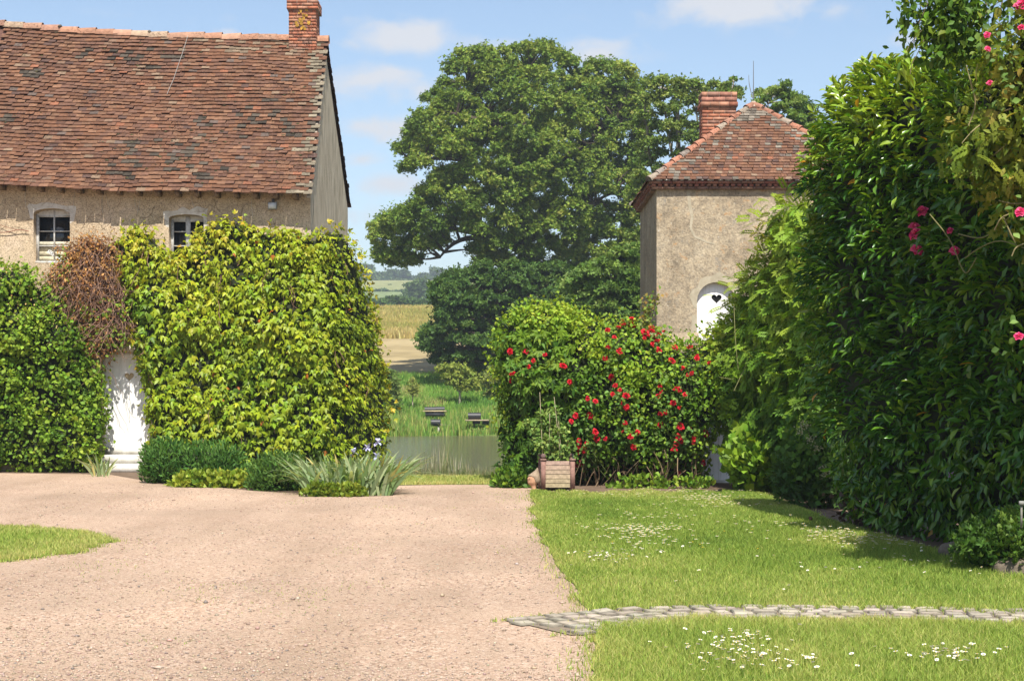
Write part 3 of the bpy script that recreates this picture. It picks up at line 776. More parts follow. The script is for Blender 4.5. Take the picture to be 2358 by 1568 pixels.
# ridge tiles: half-round, each overlapping the next
mb = MB(); x = -13.0
while x < XR + .02:
    L = .40 + rng.uniform(-.02, .02); xe = min(x + L, XR + .1); ln = (apexX - gx0) * np.clip((x + 6.5) / 2.5, 0, 1)
    th = np.linspace(-.15, math.pi + .15, 9); r0, r1 = .125, .135
    z0 = float(ridge_z(x)) - .04 + rng.normal(0, .008); z1 = float(ridge_z(xe)) - .035 + rng.normal(0, .006)
    ring = lambda xx, z, r: np.stack([np.full(9, xx), 34.5 - r * np.cos(th), z + r * np.sin(th)], -1)
    v = np.concatenate([ring(x + ln, z0, r0), ring(xe + ln + .03, z1 + .012, r1)])
    c = np.array([(.34, .18, .115), (.37, .215, .145), (.30, .165, .115), (.36, .26, .18)][rng.integers(4)]) * rng.uniform(.8, 1.15)
    mb.add(v, [(i, i + 1, i + 10, i + 9) for i in range(8)], c)
    if rng.uniform() < .3:   # dark mossy mortar lump at a joint
        lump = oc * np.array([.07, .12, .06]) * rng.uniform(.7, 1.1, (6, 1)) + np.array([x + ln + .02, 34.44, z0 + .10]); mb.add(lump, of, (.10, .085, .065))
    x = xe
mb.build('ridge_tiles', M['tile'], roof)
# mortar fillet along the verge
mb = MB()
for k in range(60):
    s = k / 60; p = roof_surface(np.array([XR + .035]), np.array([s]))[0]; q = roof_surface(np.array([XR + .035]), np.array([min(1, s + 1 / 60 * rng.uniform(.6, 1.05))]))[0]
    mb.prism([p + (-.0, 0, -.015), q + (0, 0, -.015), q + (0, 0, -.08 + rng.uniform(-.02, .02)), p + (0, 0, -.08)], (-.06, 0, 0), np.array((.36, .31, .24)) * rng.uniform(.7, 1.1))
mb.build('verge_mortar', M['stone'], roof)
mb = MB(); q = []
for px_, s_ in ((413, 1.0), (412, .93), (410, .85), (407, .78), (405, .70), (401, .64), (399, .6)):
    q.append(roof_surface(np.array([float(X_(px_, 33.5))]), np.array([s_]))[0] + nrmF * .075)
mb.tube(q, .005, 5, (.36, .34, .31), cap=False); mb.build('hanging_wire', M['metal_grey'], roof)
# chimney
cx0, cx1 = float(X_(669, 34.5)), float(X_(736, 34.8)); zt = float(Z_(30, 34.5)); zb = float(Z_(110, 34.5))
BR = [(.31, .115, .065), (.35, .145, .085), (.27, .105, .065), (.36, .18, .115), (.26, .14, .10)]
mb = MB(); bricks(mb, cx0, cx1, 34.2, 34.85, zb - .2, zt, BR)
bricks(mb, cx0 - .04, cx1 + .04, 34.16, 34.89, zt, zt + .20, BR)
bricks(mb, cx0 + .05, cx1 - .05, 34.25, 34.8, zt + .20, zt + .42, BR)
n = 26
for i in range(n):
    a, b = cx0 + .16 + rng.normal(0, .0) + rng.uniform(0, .32), zt - rng.uniform(-.12, .42); r = rng.uniform(.015, .05)
    mb.poly([(a + r * math.cos(q) * rng.uniform(.6, 1.2), 34.188 - .0005 * i, b + r * math.sin(q) * rng.uniform(.6, 1.2)) for q in np.linspace(0, 6.28, 9)[:-1]], np.array((.42, .24, .04)) * rng.uniform(.7, 1.1))
mb.build('chimney', M['tile'], roof)
# eave board and rafter ends
mb = MB()
for k in range(24):
    x = -12.6 + k * .38
    if -10.4 < x < XR - .1: mb = MB(); mb.box(x, x + .08, 30.72, WY - .002, float(eave_z(x)) - .05, float(eave_z(x)) + .06, (.20, .14, .09)); mb.build('rafter_end', M['wood'], roof)
# windows ---------------------------------------------------------
def ragged_arch(mb, hole, wide, y, seed):
    k = np.arange(1, len(hole) - 1); c = np.array([(hole[0][0] + hole[-1][0]) / 2, hole[1][1] - .25])
    inn, out = [], []
    for i in k:
        p = np.array(hole[i]); d = p - c; d = d / np.linalg.norm(d)
        w = wide * (.45 + .9 * noise3(i * 1.3, seed, 0, 3)); inn.append(p); out.append(p + d * w)
    inn = [np.array([hole[0][0], hole[1][1] - .08 - .12 * noise3(seed, 1.5)])] + inn + [np.array([hole[-1][0], hole[1][1] - .2])]
    out = [inn[0] + (-.06, .02)] + out + [inn[-1] + (.08, .06)]
    n = len(inn); v = [(a[0], y, a[1]) for a in inn] + [(a[0], y, a[1]) for a in out]
    mb.add(v, [(i, i + 1, i + 1 + n, i + n) for i in range(n - 1)])
for nm, hole, sd in (('a', w1, 1), ('b', w2, 7)):
    x0, x1 = hole[0][0], hole[-1][0]; z0 = hole[0][1]; zs = hole[1][1]
    mb = MB(); ragged_arch(mb, hole, .15, WY - .003, sd)
    win = thing('window', ((x0 + x1) / 2, WY + .2, z0), None, None); win.parent = farm; win.location = np.array(win.location) - wloc(farm)
    mb.build('plaster_surround', M['limewash'], win)
    yf = WY + .17; mb = MB()
    top = lambda x: zs + (hole[7][1] - zs) * math.sqrt(max(0, 1 - ((x - (x0 + x1) / 2) / ((x1 - x0) / 2)) ** 2)) - .005
    bw = .055
    mb.box(x0 + .002, x0 + bw, yf, yf + .06, z0 + .05, zs - .01); mb.box(x1 - bw * .6, x1 - .002, yf, yf + .06, z0 + .05, zs - .01)
    mid = (x0 + x1) / 2 + .0
    mw = .024 if nm == 'a' else .09
    mb.box(mid - mw / 2, mid + mw / 2, yf - .003, yf + .05, z0 + .06, top(mid) - .02)
    mb.box(x0 + bw, x1 - bw * .6, yf + .001, yf + .055, zs - .05, zs - .02)
    for zz_ in (.36, .66) if nm == 'a' else (.40, .72):
        zq = z0 + (zs - z0) * zz_; mb.box(x0 + bw, x1 - bw * .6, yf + .002, yf + .045, zq - .010, zq + .010)
    mb.box(x0 - .0, x1, yf - .05, yf + .058, z0 + .003, z0 + .05)
    n = 10; xx = np.linspace(x0 + .01, x1 - .01, n)   # arched head board
    mb.prism([(x, yf + .01, zs - .03) for x in xx] + [(x, yf + .01, top(x)) for x in xx[::-1]], (0, .03, 0))
    mb.build('frame', M['oldwhite'], win)
    mb = MB(); mb.box(x0 + .01, x1 - .01, yf + .062, yf + .07, z0 + .04, zs + .05); mb.build('pane', M['glass'], win)
    if nm == 'a':
        mb = MB(); zq = z0 + (zs - z0) * .36
        for k in range(3): mb.box(x0 + bw, x1 - bw * .6, yf + .046, yf + .058, z0 + .05 + (zq - z0 - .05) / 3 * k + .004, z0 + .05 + (zq - z0 - .05) / 3 * (k + 1) - .002, np.array((.52, .47, .33)) * (1, .93, 1.05)[k])
        mb.box(x0 + bw, x1 - bw * .6, yf + .046, yf + .058, zq + .01, zq + .09, (.50, .47, .36))
        bd = mb.build('lower_board', M['wood'], win)
        for (cx_, cz_, ang, txt) in ((mid - .075, z0 + .22, -.6, 'TCE'), (mid + .105, z0 + .115, -.55, 'FR')):
            tg = MB(); ca_, sa_ = math.cos(ang), math.sin(ang)
            rot = lambda a, b: (cx_ + a * ca_ - b * sa_, 0, cz_ + a * sa_ + b * ca_)
            pts = np.array([rot(a, b) for a, b in ((-.07, -.036), (.07, -.036), (.07, .036), (-.07, .036))]); pts[:, 1] = yf + .043
            tg.prism(pts, (0, .002, 0), (.75, .74, .7)); tgo = tg.build('paper_tag', M['stone'], win)
            lt = MB(); GL = {'T': [(-.5, 1, .5, 1), (0, 0, 0, 1)], 'C': [(.5, 1, -.5, 1), (-.5, 0, -.5, 1), (-.5, 0, .5, 0)], 'E': [(.5, 1, -.5, 1), (-.5, 0, -.5, 1), (-.5, 0, .5, 0), (-.5, .5, .3, .5)], 'F': [(.5, 1, -.5, 1), (-.5, 0, -.5, 1), (-.5, .5, .3, .5)], 'R': [(-.5, 0, -.5, 1), (-.5, 1, .4, 1), (.4, 1, .4, .5), (.4, .5, -.5, .5), (-.1, .5, .5, 0)]}
            for q, chh in enumerate(txt):
                for si, (xa, za_, xb, zb2) in enumerate(GL[chh]):
                    a2 = np.array(((q - (len(txt) - 1) / 2) * .042 + xa * .028, za_ * .042 - .021)); b2_ = np.array(((q - (len(txt) - 1) / 2) * .042 + xb * .028, zb2 * .042 - .021)); dd_ = (b2_ - a2) / np.linalg.norm(b2_ - a2) * .004; pp_ = np.array([-dd_[1], dd_[0]])
                    pts = np.array([rot(*w_) for w_ in (a2 - dd_ - pp_, b2_ + dd_ - pp_, b2_ + dd_ + pp_, a2 - dd_ + pp_)]); pts[:, 1] = yf + .042 - .0002 * si; lt.poly(pts, (.02, .02, .02))
            lt.build('tag_lettering', M['black'], win)
# door -----------------------------------------------------------
def plank_door(parent, name, hole, y, hx, hz, hw, heartmat, planks=6, mat='white'):
    x0, x1 = hole[0][0], hole[-1][0]
    H = heart(hx, hz, hw)
    mb = MB(); v, f = filled(hole, [H], lambda a, b: (a, y, b)); mb.add(v, f)
    n = len(hole); h3 = np.array([(a, y, b) for a, b in hole]); mb.add(np.concatenate([h3, h3 + (0, .04, 0)]), [(i, (i + 1) % n, (i + 1) % n + n, i + n) for i in range(n)])
    n = len(H); h3 = np.array([(a, y, b) for a, b in H]); mb.add(np.concatenate([h3, h3 + (0, .035, 0)]), [(i, (i + 1) % n, (i + 1) % n + n, i + n) for i in range(n)])
    d = mb.build(name, M[mat], parent)
    mb = MB(); mb.poly([(a, y + .036, b) for a, b in heart(hx, hz, hw * 1.15)]); mb.build('heart_cutout', heartmat, d)
    mb = MB(); zt_ = max(p[1] for p in hole)
    for k in range(1, planks):
        x = x0 + (x1 - x0) * k / planks
        zt2 = zt_ if len(hole) < 6 else float(np.interp(x, [p[0] for p in hole], [p[1] for p in hole])) - .02
        for a, b in ((hole[0][1] + .01, hz - hw * .6), (hz + hw * .6, zt2 - .01)) if abs(x - hx) < hw * .6 else ((hole[0][1] + .01, zt2 - .01),):
            if b > a: mb.box(x - .002, x + .002, y - .0015, y + .001, a, b, (.5, .49, .46))
    mb.build('plank_grooves', M['wood'], d)
    return d
t = NT('heart_tan'); M['heart_tan'] = t.done(t.pbr((.42, .33, .2), .9, .1))
dz0 = fz(1030)
dh = np.array([(fx(240), dz0), (fx(240), fz(822)), (fx(338), fz(822)), (fx(338), dz0)])
plank_door(farm, 'door', dh, WY + .12, fx(294), fz(868), .19, M['heart_tan'])
mb = MB()
mb.box(fx(240) + .003, fx(338) - .003, WY + .02, WY + .25, fz(1046), dz0 - .002); mb.box(fx(238), fx(340), WY - .20, WY + .24, fz(1066), fz(1046) - .002); mb.box(fx(236), fx(342), WY - .38, WY + .23, -.02, fz(1066) - .003)
mb.build('step', M['step'], farm)
mb = MB(); mb.box(fx(236), fx(342), WY - .03, WY + .2, fz(812) + .003, fz(795), (.5, .45, .36)); mb.build('lintel', M['stone'], farm)
mb = MB(); mb.box(fx(234) + .002, dh[0][0] - .002, WY + .11, WY + .2, dz0, fz(812)); mb.box(dh[-1][0] + .002, fx(344) - .002, WY + .11, WY + .2, dz0, fz(812)); mb.box(dh[0][0], dh[-1][0], WY + .112, WY + .2, fz(822) + .002, fz(812) - .002)
mb.build('door_frame', M['white'], farm)
# bare pale vine stem strands hanging under the eaves and dark creeping stem strands on the plaster
mb = MB()
for (a, b, c_, d_) in ((58, 440, 60, 480), (173, 440, 170, 480), (238, 445, 236, 492), (244, 450, 252, 480), (310, 455, 318, 490), (322, 462, 316, 495), (440, 452, 448, 478), (580, 450, 582, 500)):
    p0, p1 = P(a, b, WY - .012), P(c_, d_, WY - .012); m = (p0 + p1) / 2 + (rng.normal(0, .02), -.01, 0)
    mb.tube(smooth_path([p0, m, p1], 8), .004, 4, (.55, .50, .42), cap=False)
for q in range(75):
    x = fx(rng.uniform(0, 700)); z = fz(rng.uniform(445, 530)); a = rng.uniform(-.6, 3.7); pth = [np.array([x, WY - .006, z])]
    for k in range(8):
        a += rng.normal(0, .35); pth.append(pth[-1] + .05 * np.array([math.cos(a), 0, math.sin(a)]))
    pth = [p for p in pth if p[2] < float(eave_z(p[0])) - .06 and not any(polydist(np.array([p[0]]), np.array([p[2]]), h)[0][0] for h in (w1, w2))]
    if len(pth) > 3: mb.tube(pth, rng.uniform(.0014, .003), 4, np.array((.20, .14, .095)) * rng.uniform(.7, 1.6), cap=False)
pth = smooth_path([P(-20, 537, WY - .03), P(20, 535, WY - .05), P(45, 528, WY - .06), P(66, 533, WY - .04)], 12); mb.tube(pth, .008, 5, (.22, .09, .06), cap=False)
pth = smooth_path([P(-20, 510, WY - .03), P(10, 522, WY - .05), P(40, 530, WY - .06)], 12); mb.tube(pth, .005, 5, (.22, .09, .06), cap=False)
o = mb.build('bare_creeper', M['twig'], None, (fx(350), WY, fz(500))); tag(o, 'thin leafless creeper stem strands clinging to the farmhouse plaster below the eaves', 'vine')
# floodlight
fl = thing('floodlight', P(627, 474, WY - .1), 'small square grey floodlight fixed under the farmhouse eaves', 'lamp')
mb = MB(); a, b = P(617, 466, WY - .14), P(637, 482, WY - .14)
mb.box(a[0], b[0], WY - .15, WY - .06, b[2], a[2], (.25, .25, .25)); mb.build('housing', M['metal_grey'], fl)
mb = MB(); mb.box(a[0] + .012, b[0] - .012, WY - .156, WY - .151, b[2] + .012, a[2] - .012, (.55, .58, .6)); mb.build('lens', M['metal_grey'], fl)
mb = MB(); mb.box(a[0] + .06, b[0] - .06, WY - .062, WY, a[2] - .02, a[2] + .08, (.12, .12, .12)); mb.build('bracket', M['metal_grey'], fl)

# ================================================================ tower
TY0, TY1 = 32.0, 36.1
tx0 = float(X_(1512, TY0)); tapx = float(X_(1735, 34.05)); tx1 = 2 * tapx - tx0
tz = lambda py, Y=TY0: float(Z_(py, Y)); ztop = tz(437)
tower = thing('dovecote_tower', ((tx0 + tx1) / 2, 34.05, 0), 'square grey lichened dovecote tower with a pointed red tiled roof', 'tower')
t_x = lambda px: float(X_(px, TY0))
td = arch(t_x(1605), t_x(1692), tz(800), tz(693), tz(650))
mb = MB(); v, f = filled([(tx0, -.2), (tx1, -.2), (tx1, ztop), (tx0, ztop)], [td], lambda a, b: (a, TY0, b)); mb.add(v, f)
n = len(td); h3 = np.array([(a, TY0, b) for a, b in td]); mb.add(np.concatenate([h3, h3 + (0, .2, 0)]), [(i, (i + 1) % n, (i + 1) % n + n, i + n) for i in range(n)])
mb.add([(tx0, TY0, -.2), (tx0, TY1, -.2), (tx0, TY1, ztop), (tx0, TY0, ztop)], [(0, 1, 2, 3)]); mb.add([(tx1, TY0, -.2), (tx1, TY1, -.2), (tx1, TY1, ztop), (tx1, TY0, ztop)], [(0, 1, 2, 3)])
mb.add([(tx0, TY1, -.2), (tx1, TY1, -.2), (tx1, TY1, ztop), (tx0, TY1, ztop)], [(0, 1, 2, 3)])
mb.build('wall', M['tower'], tower)
mb = MB()   # mended crack, door surround, string course
ck = [(1585, 437), (1588, 470), (1594, 500), (1590, 525), (1600, 545), (1612, 550), (1628, 558), (1645, 562)]
for i in range(len(ck) - 1):
    (a, b), (c_, d_) = ck[i], ck[i + 1]; w0, w1_ = (4 - .35 * i), (4 - .35 * (i + 1)); nx, ny = (d_ - b), -(c_ - a); L = math.hypot(nx, ny); nx /= L; ny /= L
    q = [P(a - nx * w0, b - ny * w0, TY0), P(a + nx * w0, b + ny * w0, TY0), P(c_ + nx * w1_, d_ + ny * w1_, TY0), P(c_ - nx * w1_, d_ - ny * w1_, TY0)]
    mb.poly(np.array(q) + (0, -.003 - .0004 * i, 0))
mb.build('mended_crack', M['patch'], tower); mb = MB()
ragged_arch(mb, td, .17, TY0 - .004, 4)
x0, x1 = td[0][0], td[-1][0]
mb.add([(x0 - .16, TY0 - .0042, td[0][1] - .3), (x0, TY0 - .0042, td[0][1] - .3), (x0, TY0 - .0042, td[1][1] - .285), (x0 - .1, TY0 - .0042, td[1][1] - .285)], [(0, 1, 2, 3)])
mb.build('door_surround', M['patch'], tower)
plank_door(tower, 'loft_door', td * np.array([1, 1]), TY0 + .13, t_x(1652), tz(688), .21, M['black'], 4)
mb = MB()   # brick cornice: a course of headers with gaps and a plank course above
def ring(mb, ov, z0, z1, step, gap, cols):
    for ax in range(4):
        if ax in (0, 1): a0, a1 = tx0 - ov, tx1 + ov
        else: a0, a1 = TY0 - ov + .13, TY1 + ov - .13
        n = int((a1 - a0) / step); st = (a1 - a0) / n
        for k in range(n):
            c = np.array(cols[rng.integers(len(cols))]) * rng.uniform(.7, 1.15); p0, p1 = a0 + k * st + gap / 2, a0 + (k + 1) * st - gap / 2; j = rng.uniform(-.006, .006)
            if ax == 0: mb.box(p0, p1, TY0 - ov + j, TY0 + .12, z0, z1, c)
            elif ax == 1: mb.box(p0, p1, TY1 - .12, TY1 + ov, z0, z1, c)
            elif ax == 2: mb.box(tx0 - ov + j, tx0 + .12, p0, p1, z0, z1, c)
            else: mb.box(tx1 - .12, tx1 + ov, p0, p1, z0, z1, c)
BR2 = [(.26, .10, .07), (.30, .135, .09), (.22, .09, .065), (.28, .14, .09)]
za = ztop + .002; ring(mb, .095, za, za + .05, .22, .008, [(.2, .12, .09), (.26, .15, .1)]); ring(mb, .125, za + .053, za + .105, .12, .045, BR2); ring(mb, .15, za + .108, za + .155, .22, .008, BR2)
mb.box(tx0 - .03, tx1 + .03, TY0 - .03, TY1 + .03, za + .004, za + .15, (.2, .12, .09))
mb.build('cornice', M['tile'], tower)
# hipped roof
ez = za + .16; ov = .17; az = tz(240, 34.05); apex = np.array([tapx, 34.05, az])
cor = np.array([(tx0 - ov, TY0 - ov, ez), (tx1 + ov, TY0 - ov, ez), (tx1 + ov, TY1 + ov, ez), (tx0 - ov, TY1 + ov, ez)])
mb = MB()
for i in range(4):
    mb.poly([cor[i], cor[(i + 1) % 4], apex], (.14, .07, .05))
mb.poly(cor[::-1] - (0, 0, .002), (.2, .13, .09))
for i in (0, 1, 2, 3):
    a, b = cor[i], cor[(i + 1) % 4]; m = (a + b) / 2; L = np.linalg.norm(apex - m); NRt = int(L / .105)
    rt = (b - a) / np.linalg.norm(b - a); dn = (m - apex) / L; nn = nrmz(np.cross(rt, -dn)[None])[0]
    if nn[2] < 0: nn = -nn
    half = np.linalg.norm(b - a) / 2
    for r in range(NRt):
        s = (r + 1.3) / NRt
        if s > 1: continue
        hw = half * (1 - s) + .06; xs_ = np.arange(-hw + (r % 2) * .06, hw, .12); n = len(xs_)
        if n == 0: continue
        c = m + (apex - m) * s + rt * (xs_ + rng.normal(0, .005, n))[:, None] + nn * .006
        col = tile_colour(n, .15) * 1.1
        lich = rng.uniform(0, 1, n) < .05 + .3 * (s > .8) + .25 * (hw - np.abs(xs_) < .5); col[lich] = np.array((.27, .23, .18)) * rng.uniform(.5, 1.2, (lich.sum(), 1))
        tiles(mb, c, None, None, rt[None] + rng.normal(0, .012, (n, 3)), dn[None] + rng.normal(0, .012, (n, 3)), nn[None], .117, .105 * 1.42, .014, col, .022 + np.abs(rng.normal(0, .005, n)))
troof = mb.build('roof', M['tile'], tower)
mb = MB()   # white mortar dabs under the lowest course
x = tx0 - ov
while x < tx1 + ov:
    L = rng.uniform(.05, .13); mb.box(x, min(x + L, tx1 + ov), TY0 - ov - .012, TY0 - ov + .06, ez - .002, ez + .022, np.array((.5, .47, .42)) * rng.uniform(.8, 1.1)); x += L + rng.uniform(.02, .09)
mb.build('eave_mortar', M['stone'], troof)['kind'] = 'stuff'
mb = MB()
for i in range(4):
    c0 = cor[i]; d = apex - c0; L = np.linalg.norm(d); n = int(L / .27); ax_ = d / L; sd = nrmz(np.cross(ax_, UP)[None])[0]; up2 = np.cross(sd, ax_)
    th = np.linspace(-.2, math.pi + .2, 8)
    for k in range(n):
        p = c0 + d * (k / n); q = c0 + d * min(1, (k + 1.12) / n); r0, r1 = .085 + rng.normal(0, .004), .068
        ringv = lambda p_, r_, o_: p_ + up2 * o_ + r_ * (np.cos(th)[:, None] * sd + np.sin(th)[:, None] * up2)
        v = np.concatenate([ringv(p, r0, .01), ringv(q, r1, -.012)])
        c = np.array([(.33, .15, .095), (.36, .18, .12), (.28, .14, .095), (.2, .165, .14), (.32, .26, .2)][rng.integers(5)]) * rng.uniform(.8, 1.15)
        mb.add(v, [(j, j + 1, j + 9, j + 8) for j in range(7)], c)
        mb.poly(v[:8], c * .5)
mb.lathe([(0, .07), (.04, .06), (.08, .0), (.12, -.06), (.17, -.13)], apex + (0, 0, .0), 12, (.36, .30, .235))
mb.build('hip_tiles', M['tile'], troof)
mb = MB(); ch0, ch1 = float(X_(1612, 34.9)), float(X_(1690, 34.9)); bricks(mb, ch0, ch1, 34.5, 35.1, float(Z_(360, 34.8)), float(Z_(252, 34.8)), BR, .072)
bricks(mb, ch0 - .03, ch1 + .03, 34.46, 35.14, float(Z_(252, 34.8)), float(Z_(241, 34.8)), BR, .1); bricks(mb, ch0 - .015, ch1 + .015, 34.48, 35.12, float(Z_(241, 34.8)), float(Z_(218, 34.8)), [(.3, .14, .1), (.22, .12, .09), (.4, .2, .13)], .11, .3)
mb.build('chimney', M['tile'], troof)
mb = MB(); mb.tube([apex + (.0, 0, .1), apex + (0, 0, float(Z_(141, 34.05)) - az)], [.012, .006], 6, (.12, .12, .12)); 
mb.tube(smooth_path([apex + (-.02, 0, .12), apex + (-.06, 0, .3), apex + (-.10, 0, .45), apex + (-.10, 0, .62)], 8), [.008] * 5 + [.005] * 3, 5, (.16, .13, .1))
mb.build('lightning_rod', M['metal_grey'], tower)

# ================================================================ white garden door in the rose wall and the walls behind the creepers
YW = 27.3
gw = thing('garden_wall', (float(X_(1400, 27.8)), YW + .2, 0), 'low plastered wall buried in creeper beside the tower, holding the garden door', 'wall')
gxx = lambda px: float(X_(px, YW)); gzz = lambda py: float(Z_(py, YW))
gd = np.array([(gxx(1618), gzz(1106)), (gxx(1618), gzz(935)), (gxx(1712), gzz(935)), (gxx(1712), gzz(1106))])
mb = MB(); v, f = filled([(gxx(1200), -.1), (gxx(1900), -.1), (gxx(1900), gzz(800)), (gxx(1200), gzz(760))], [gd], lambda a, b: (a, YW, b)); mb.add(v, f)
n = 4; h3 = np.array([(a, YW, b) for a, b in gd]); mb.add(np.concatenate([h3, h3 + (0, .2, 0)]), [(i, (i + 1) % n, (i + 1) % n + n, i + n) for i in range(n)])
mb.box(gxx(1200), gxx(1612), YW + .21, YW + .32, -.1, gzz(765)); mb.build('wall', M['tower'], gw)
dd = plank_door(gw, 'garden_door', gd, YW + .05, gxx(1650), gzz(977), .17, M['black'], 5, 'white')
mb = MB(); mb.box(gd[0][0] - .02, gd[-1][0] + .02, YW - .12, YW + .2, -.02, gzz(1106) - .003); mb.build('step', M['step'], gw)
# ================================================================ creepers, hedges, shrubs
OV, QD, IVY, PIN, PAL = T_ovate(), T_quad(.62), T_ivy(), T_pinnate(), T_palmate()
OVW, LAU = T_ovate(.72, .08, .12), T_ovate(.36, .10, .12)
def plant(name, loc, label, cat, group=None): return thing(name, loc, label, cat, group)
def nz(px, py, s, sd): return fbm(px / s, py / s, 0, sd)

# --- Boston ivy on the farmhouse
poly = [(338, 1088), (341, 985), (331, 900), (314, 820), (292, 730), (276, 640), (262, 585), (252, 562), (268, 540), (292, 528), (322, 520), (350, 532), (374, 560), (395, 582), (420, 570), (440, 546), (465, 522), (500, 502), (540, 500), (580, 516), (620, 527), (660, 521), (690, 532), (718, 541), (752, 522), (792, 530), (815, 560), (836, 620), (852, 680), (872, 770), (888, 850), (894, 950), (896, 1050), (896, 1092)]
iv_base = lambda px, py: 30.94 + np.clip((px - 735) / 160, 0, 1.1) ** 2 * 3.6
fv = Field(poly, iv_base, T=.42, R=34, lump=.19, lscale=62, step=5, seed=4)
iv = plant('climbing_ivy', (float(X_(560, 30.6)), 30.6, 0), 'thick yellow-green three-lobed creeper covering the farmhouse wall and corner', 'creeper')
core = fv.core(.15, 10, .05); core.build('dark_core', M['twig'], iv)  # filler skin behind the leaves, leaf shade put into its colour
mb = MB(); n = 6000; sm = fv.sample(n, .3, -.1)
leaves_hang(mb, IVY, sm, rng.triangular(.07, .11, .16, n), mixcol([(.06, .125, .016), (.135, .21, .02), (.20, .265, .022)], rng.uniform(0, 1, n)), .5, .7, .3)
n = 14000; cv_ = fv.clumpy(34, 16, .3, 3.0, .30); sm = fv.sample(n, .2, .06, cv_); px, py = sm[2], sm[3]
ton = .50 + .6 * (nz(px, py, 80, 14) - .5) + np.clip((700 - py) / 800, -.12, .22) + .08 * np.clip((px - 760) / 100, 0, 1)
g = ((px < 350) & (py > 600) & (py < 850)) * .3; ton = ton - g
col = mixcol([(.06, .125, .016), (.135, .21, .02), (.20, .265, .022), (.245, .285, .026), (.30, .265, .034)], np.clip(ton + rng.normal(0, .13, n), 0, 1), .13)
ru = rng.uniform(0, 1, n) < .006; col[ru] = (.30, .10, .035)
sizes = rng.triangular(.07, .12, .19, n) * np.where(py < 640, .78, 1) * np.where(px > 760, .85, 1)
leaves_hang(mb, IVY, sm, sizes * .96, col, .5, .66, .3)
# loose shoots standing above the top edge and off the far side
e = fv.sample(520, .02, .12, lambda a, b, d: (d < 14) & (b < 1000)); ee = list(e); ee[0] = e[0] + rnd3(520, .06)
leaves_any(mb, IVY, ee, rng.uniform(.07, .13, 520), mixcol([(.13, .20, .022), (.25, .28, .03), (.33, .25, .04)], rng.uniform(0, 1, 520)))
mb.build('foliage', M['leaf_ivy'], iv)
mb = MB()
for k in range(95):   # bare hanging stem strands showing between the leaves
    i = rng.integers(len(sm[0])); p = sm[0][i] + sm[1][i] * .06
    if sm[3][i] > 800 and rng.uniform() < .8: continue
    L = rng.uniform(.2, .6); pth = [p]
    for q in range(7): pth.append(pth[-1] + np.array([rng.normal(0, .03), rng.normal(-.004, .01), -L / 7]))
    mb.tube(pth, .007, 4, np.array((.22, .13, .085)) * rng.uniform(.7, 1.4), cap=False)
mb.build('hanging_stems', M['twig'], iv)['kind'] = 'stuff'

# --- honeysuckle bush beside the farmhouse door
poly = [(-160, 600), (0, 610), (40, 608), (72, 622), (96, 652), (112, 648), (140, 672), (165, 705), (182, 760), (205, 805), (228, 842), (243, 880), (246, 940), (240, 1000), (232, 1050), (208, 1092), (150, 1089), (0, 1086), (-160, 1084)]
fb = Field(poly, 30.98, T=.62, R=46, lump=.34, lscale=46, step=5, seed=21, extra=lambda px, py, d: .10 * np.clip((py - 1060) / 30, 0, 1))
hs = plant('honeysuckle_bush', (float(X_(100, 30.5)), 30.5, 0), 'dense dark green bush climbing the farmhouse wall beside the white door', 'bush')
fb.core(.2, 14, .02).build('dark_core', M['twig'], hs)
mb = MB(); n = 15500; sm = fb.sample(n, .3, .09, fb.clumpy(30, 25, .25)); px, py = sm[2], sm[3]
ton = .38 + 1.0 * (nz(px, py, 45, 24) - .5) + np.clip((700 - py) / 300, 0, .3)
leaves_any(mb, OVW, sm, rng.uniform(.055, .115, n), mixcol([(.045, .10, .014), (.105, .19, .022), (.175, .26, .03), (.25, .30, .045)], np.clip(ton + rng.normal(0, .16, n), 0, 1)), .5)
e = fb.sample(700, .02, .12, lambda a, b, d: (d < 12) & (b < 1050)); ee = list(e); ee[0] = e[0] + rnd3(700, .05)
leaves_any(mb, OVW, ee, rng.uniform(.05, .09, 700), mixcol([(.10, .18, .025), (.22, .29, .045)], rng.uniform(0, 1, 700)))
mb.build('foliage', M['leaf'], hs)
mb = MB(); n = 260; s2 = fb.sample(n, .0, .1, lambda a, b, d: (b < 760))
leaves_any(mb, QD, s2, rng.uniform(.03, .05, n), mixcol([(.5, .45, .18), (.55, .35, .12)], rng.uniform(0, 1, n))); mb.build('blossom', M['petal'], hs)

# --- dead brown vine
poly = [(112, 650), (136, 606), (150, 596), (160, 566), (178, 560), (192, 541), (205, 548), (232, 540), (262, 556), (282, 580), (292, 640), (306, 720), (312, 780), (292, 800), (245, 842), (205, 820), (172, 745), (150, 690)]
fd = Field(poly, 30.9, T=.38, R=60, lump=.2, lscale=40, step=4, seed=8)
dv = plant('dead_vine', (float(X_(215, 30.6)), 30.6, 1.5), 'withered brown vine tangle with dry leaves hanging above the white farmhouse door', 'vine')
fd.core(.16, 12, .02, (.06, .04, .028)).build('dark_core', M['twig'], dv)
mb = MB(); tips_ = []; ed_ = fd.sample(150, .0, .1, lambda a, b, d: (d < 16) & (b < 760) & (a < 290))
sm = fd.sample(430, .08, .08, lambda a, b, d: np.where(b < 745, 1., .05))
for p, nn in zip(sm[0], sm[1]):
    pth = [p]; d = np.array([rng.normal(0, .5), rng.normal(-.1, .2), -1.0]); L = rng.uniform(.3, 1.0) / 9
    for q in range(9):
        d = nrmz((d + rnd3(1, .28)[0] * (1, .5, 1))[None])[0]; pth.append(pth[-1] + d * L)
    pth = np.array(pth); pth[:, 1] = np.clip(pth[:, 1], 30.05, 30.9)
    mb.tube(pth, np.linspace(.0065, .003, 10), 4, np.array((.20, .12, .085)) * rng.uniform(.6, 1.6), cap=False)
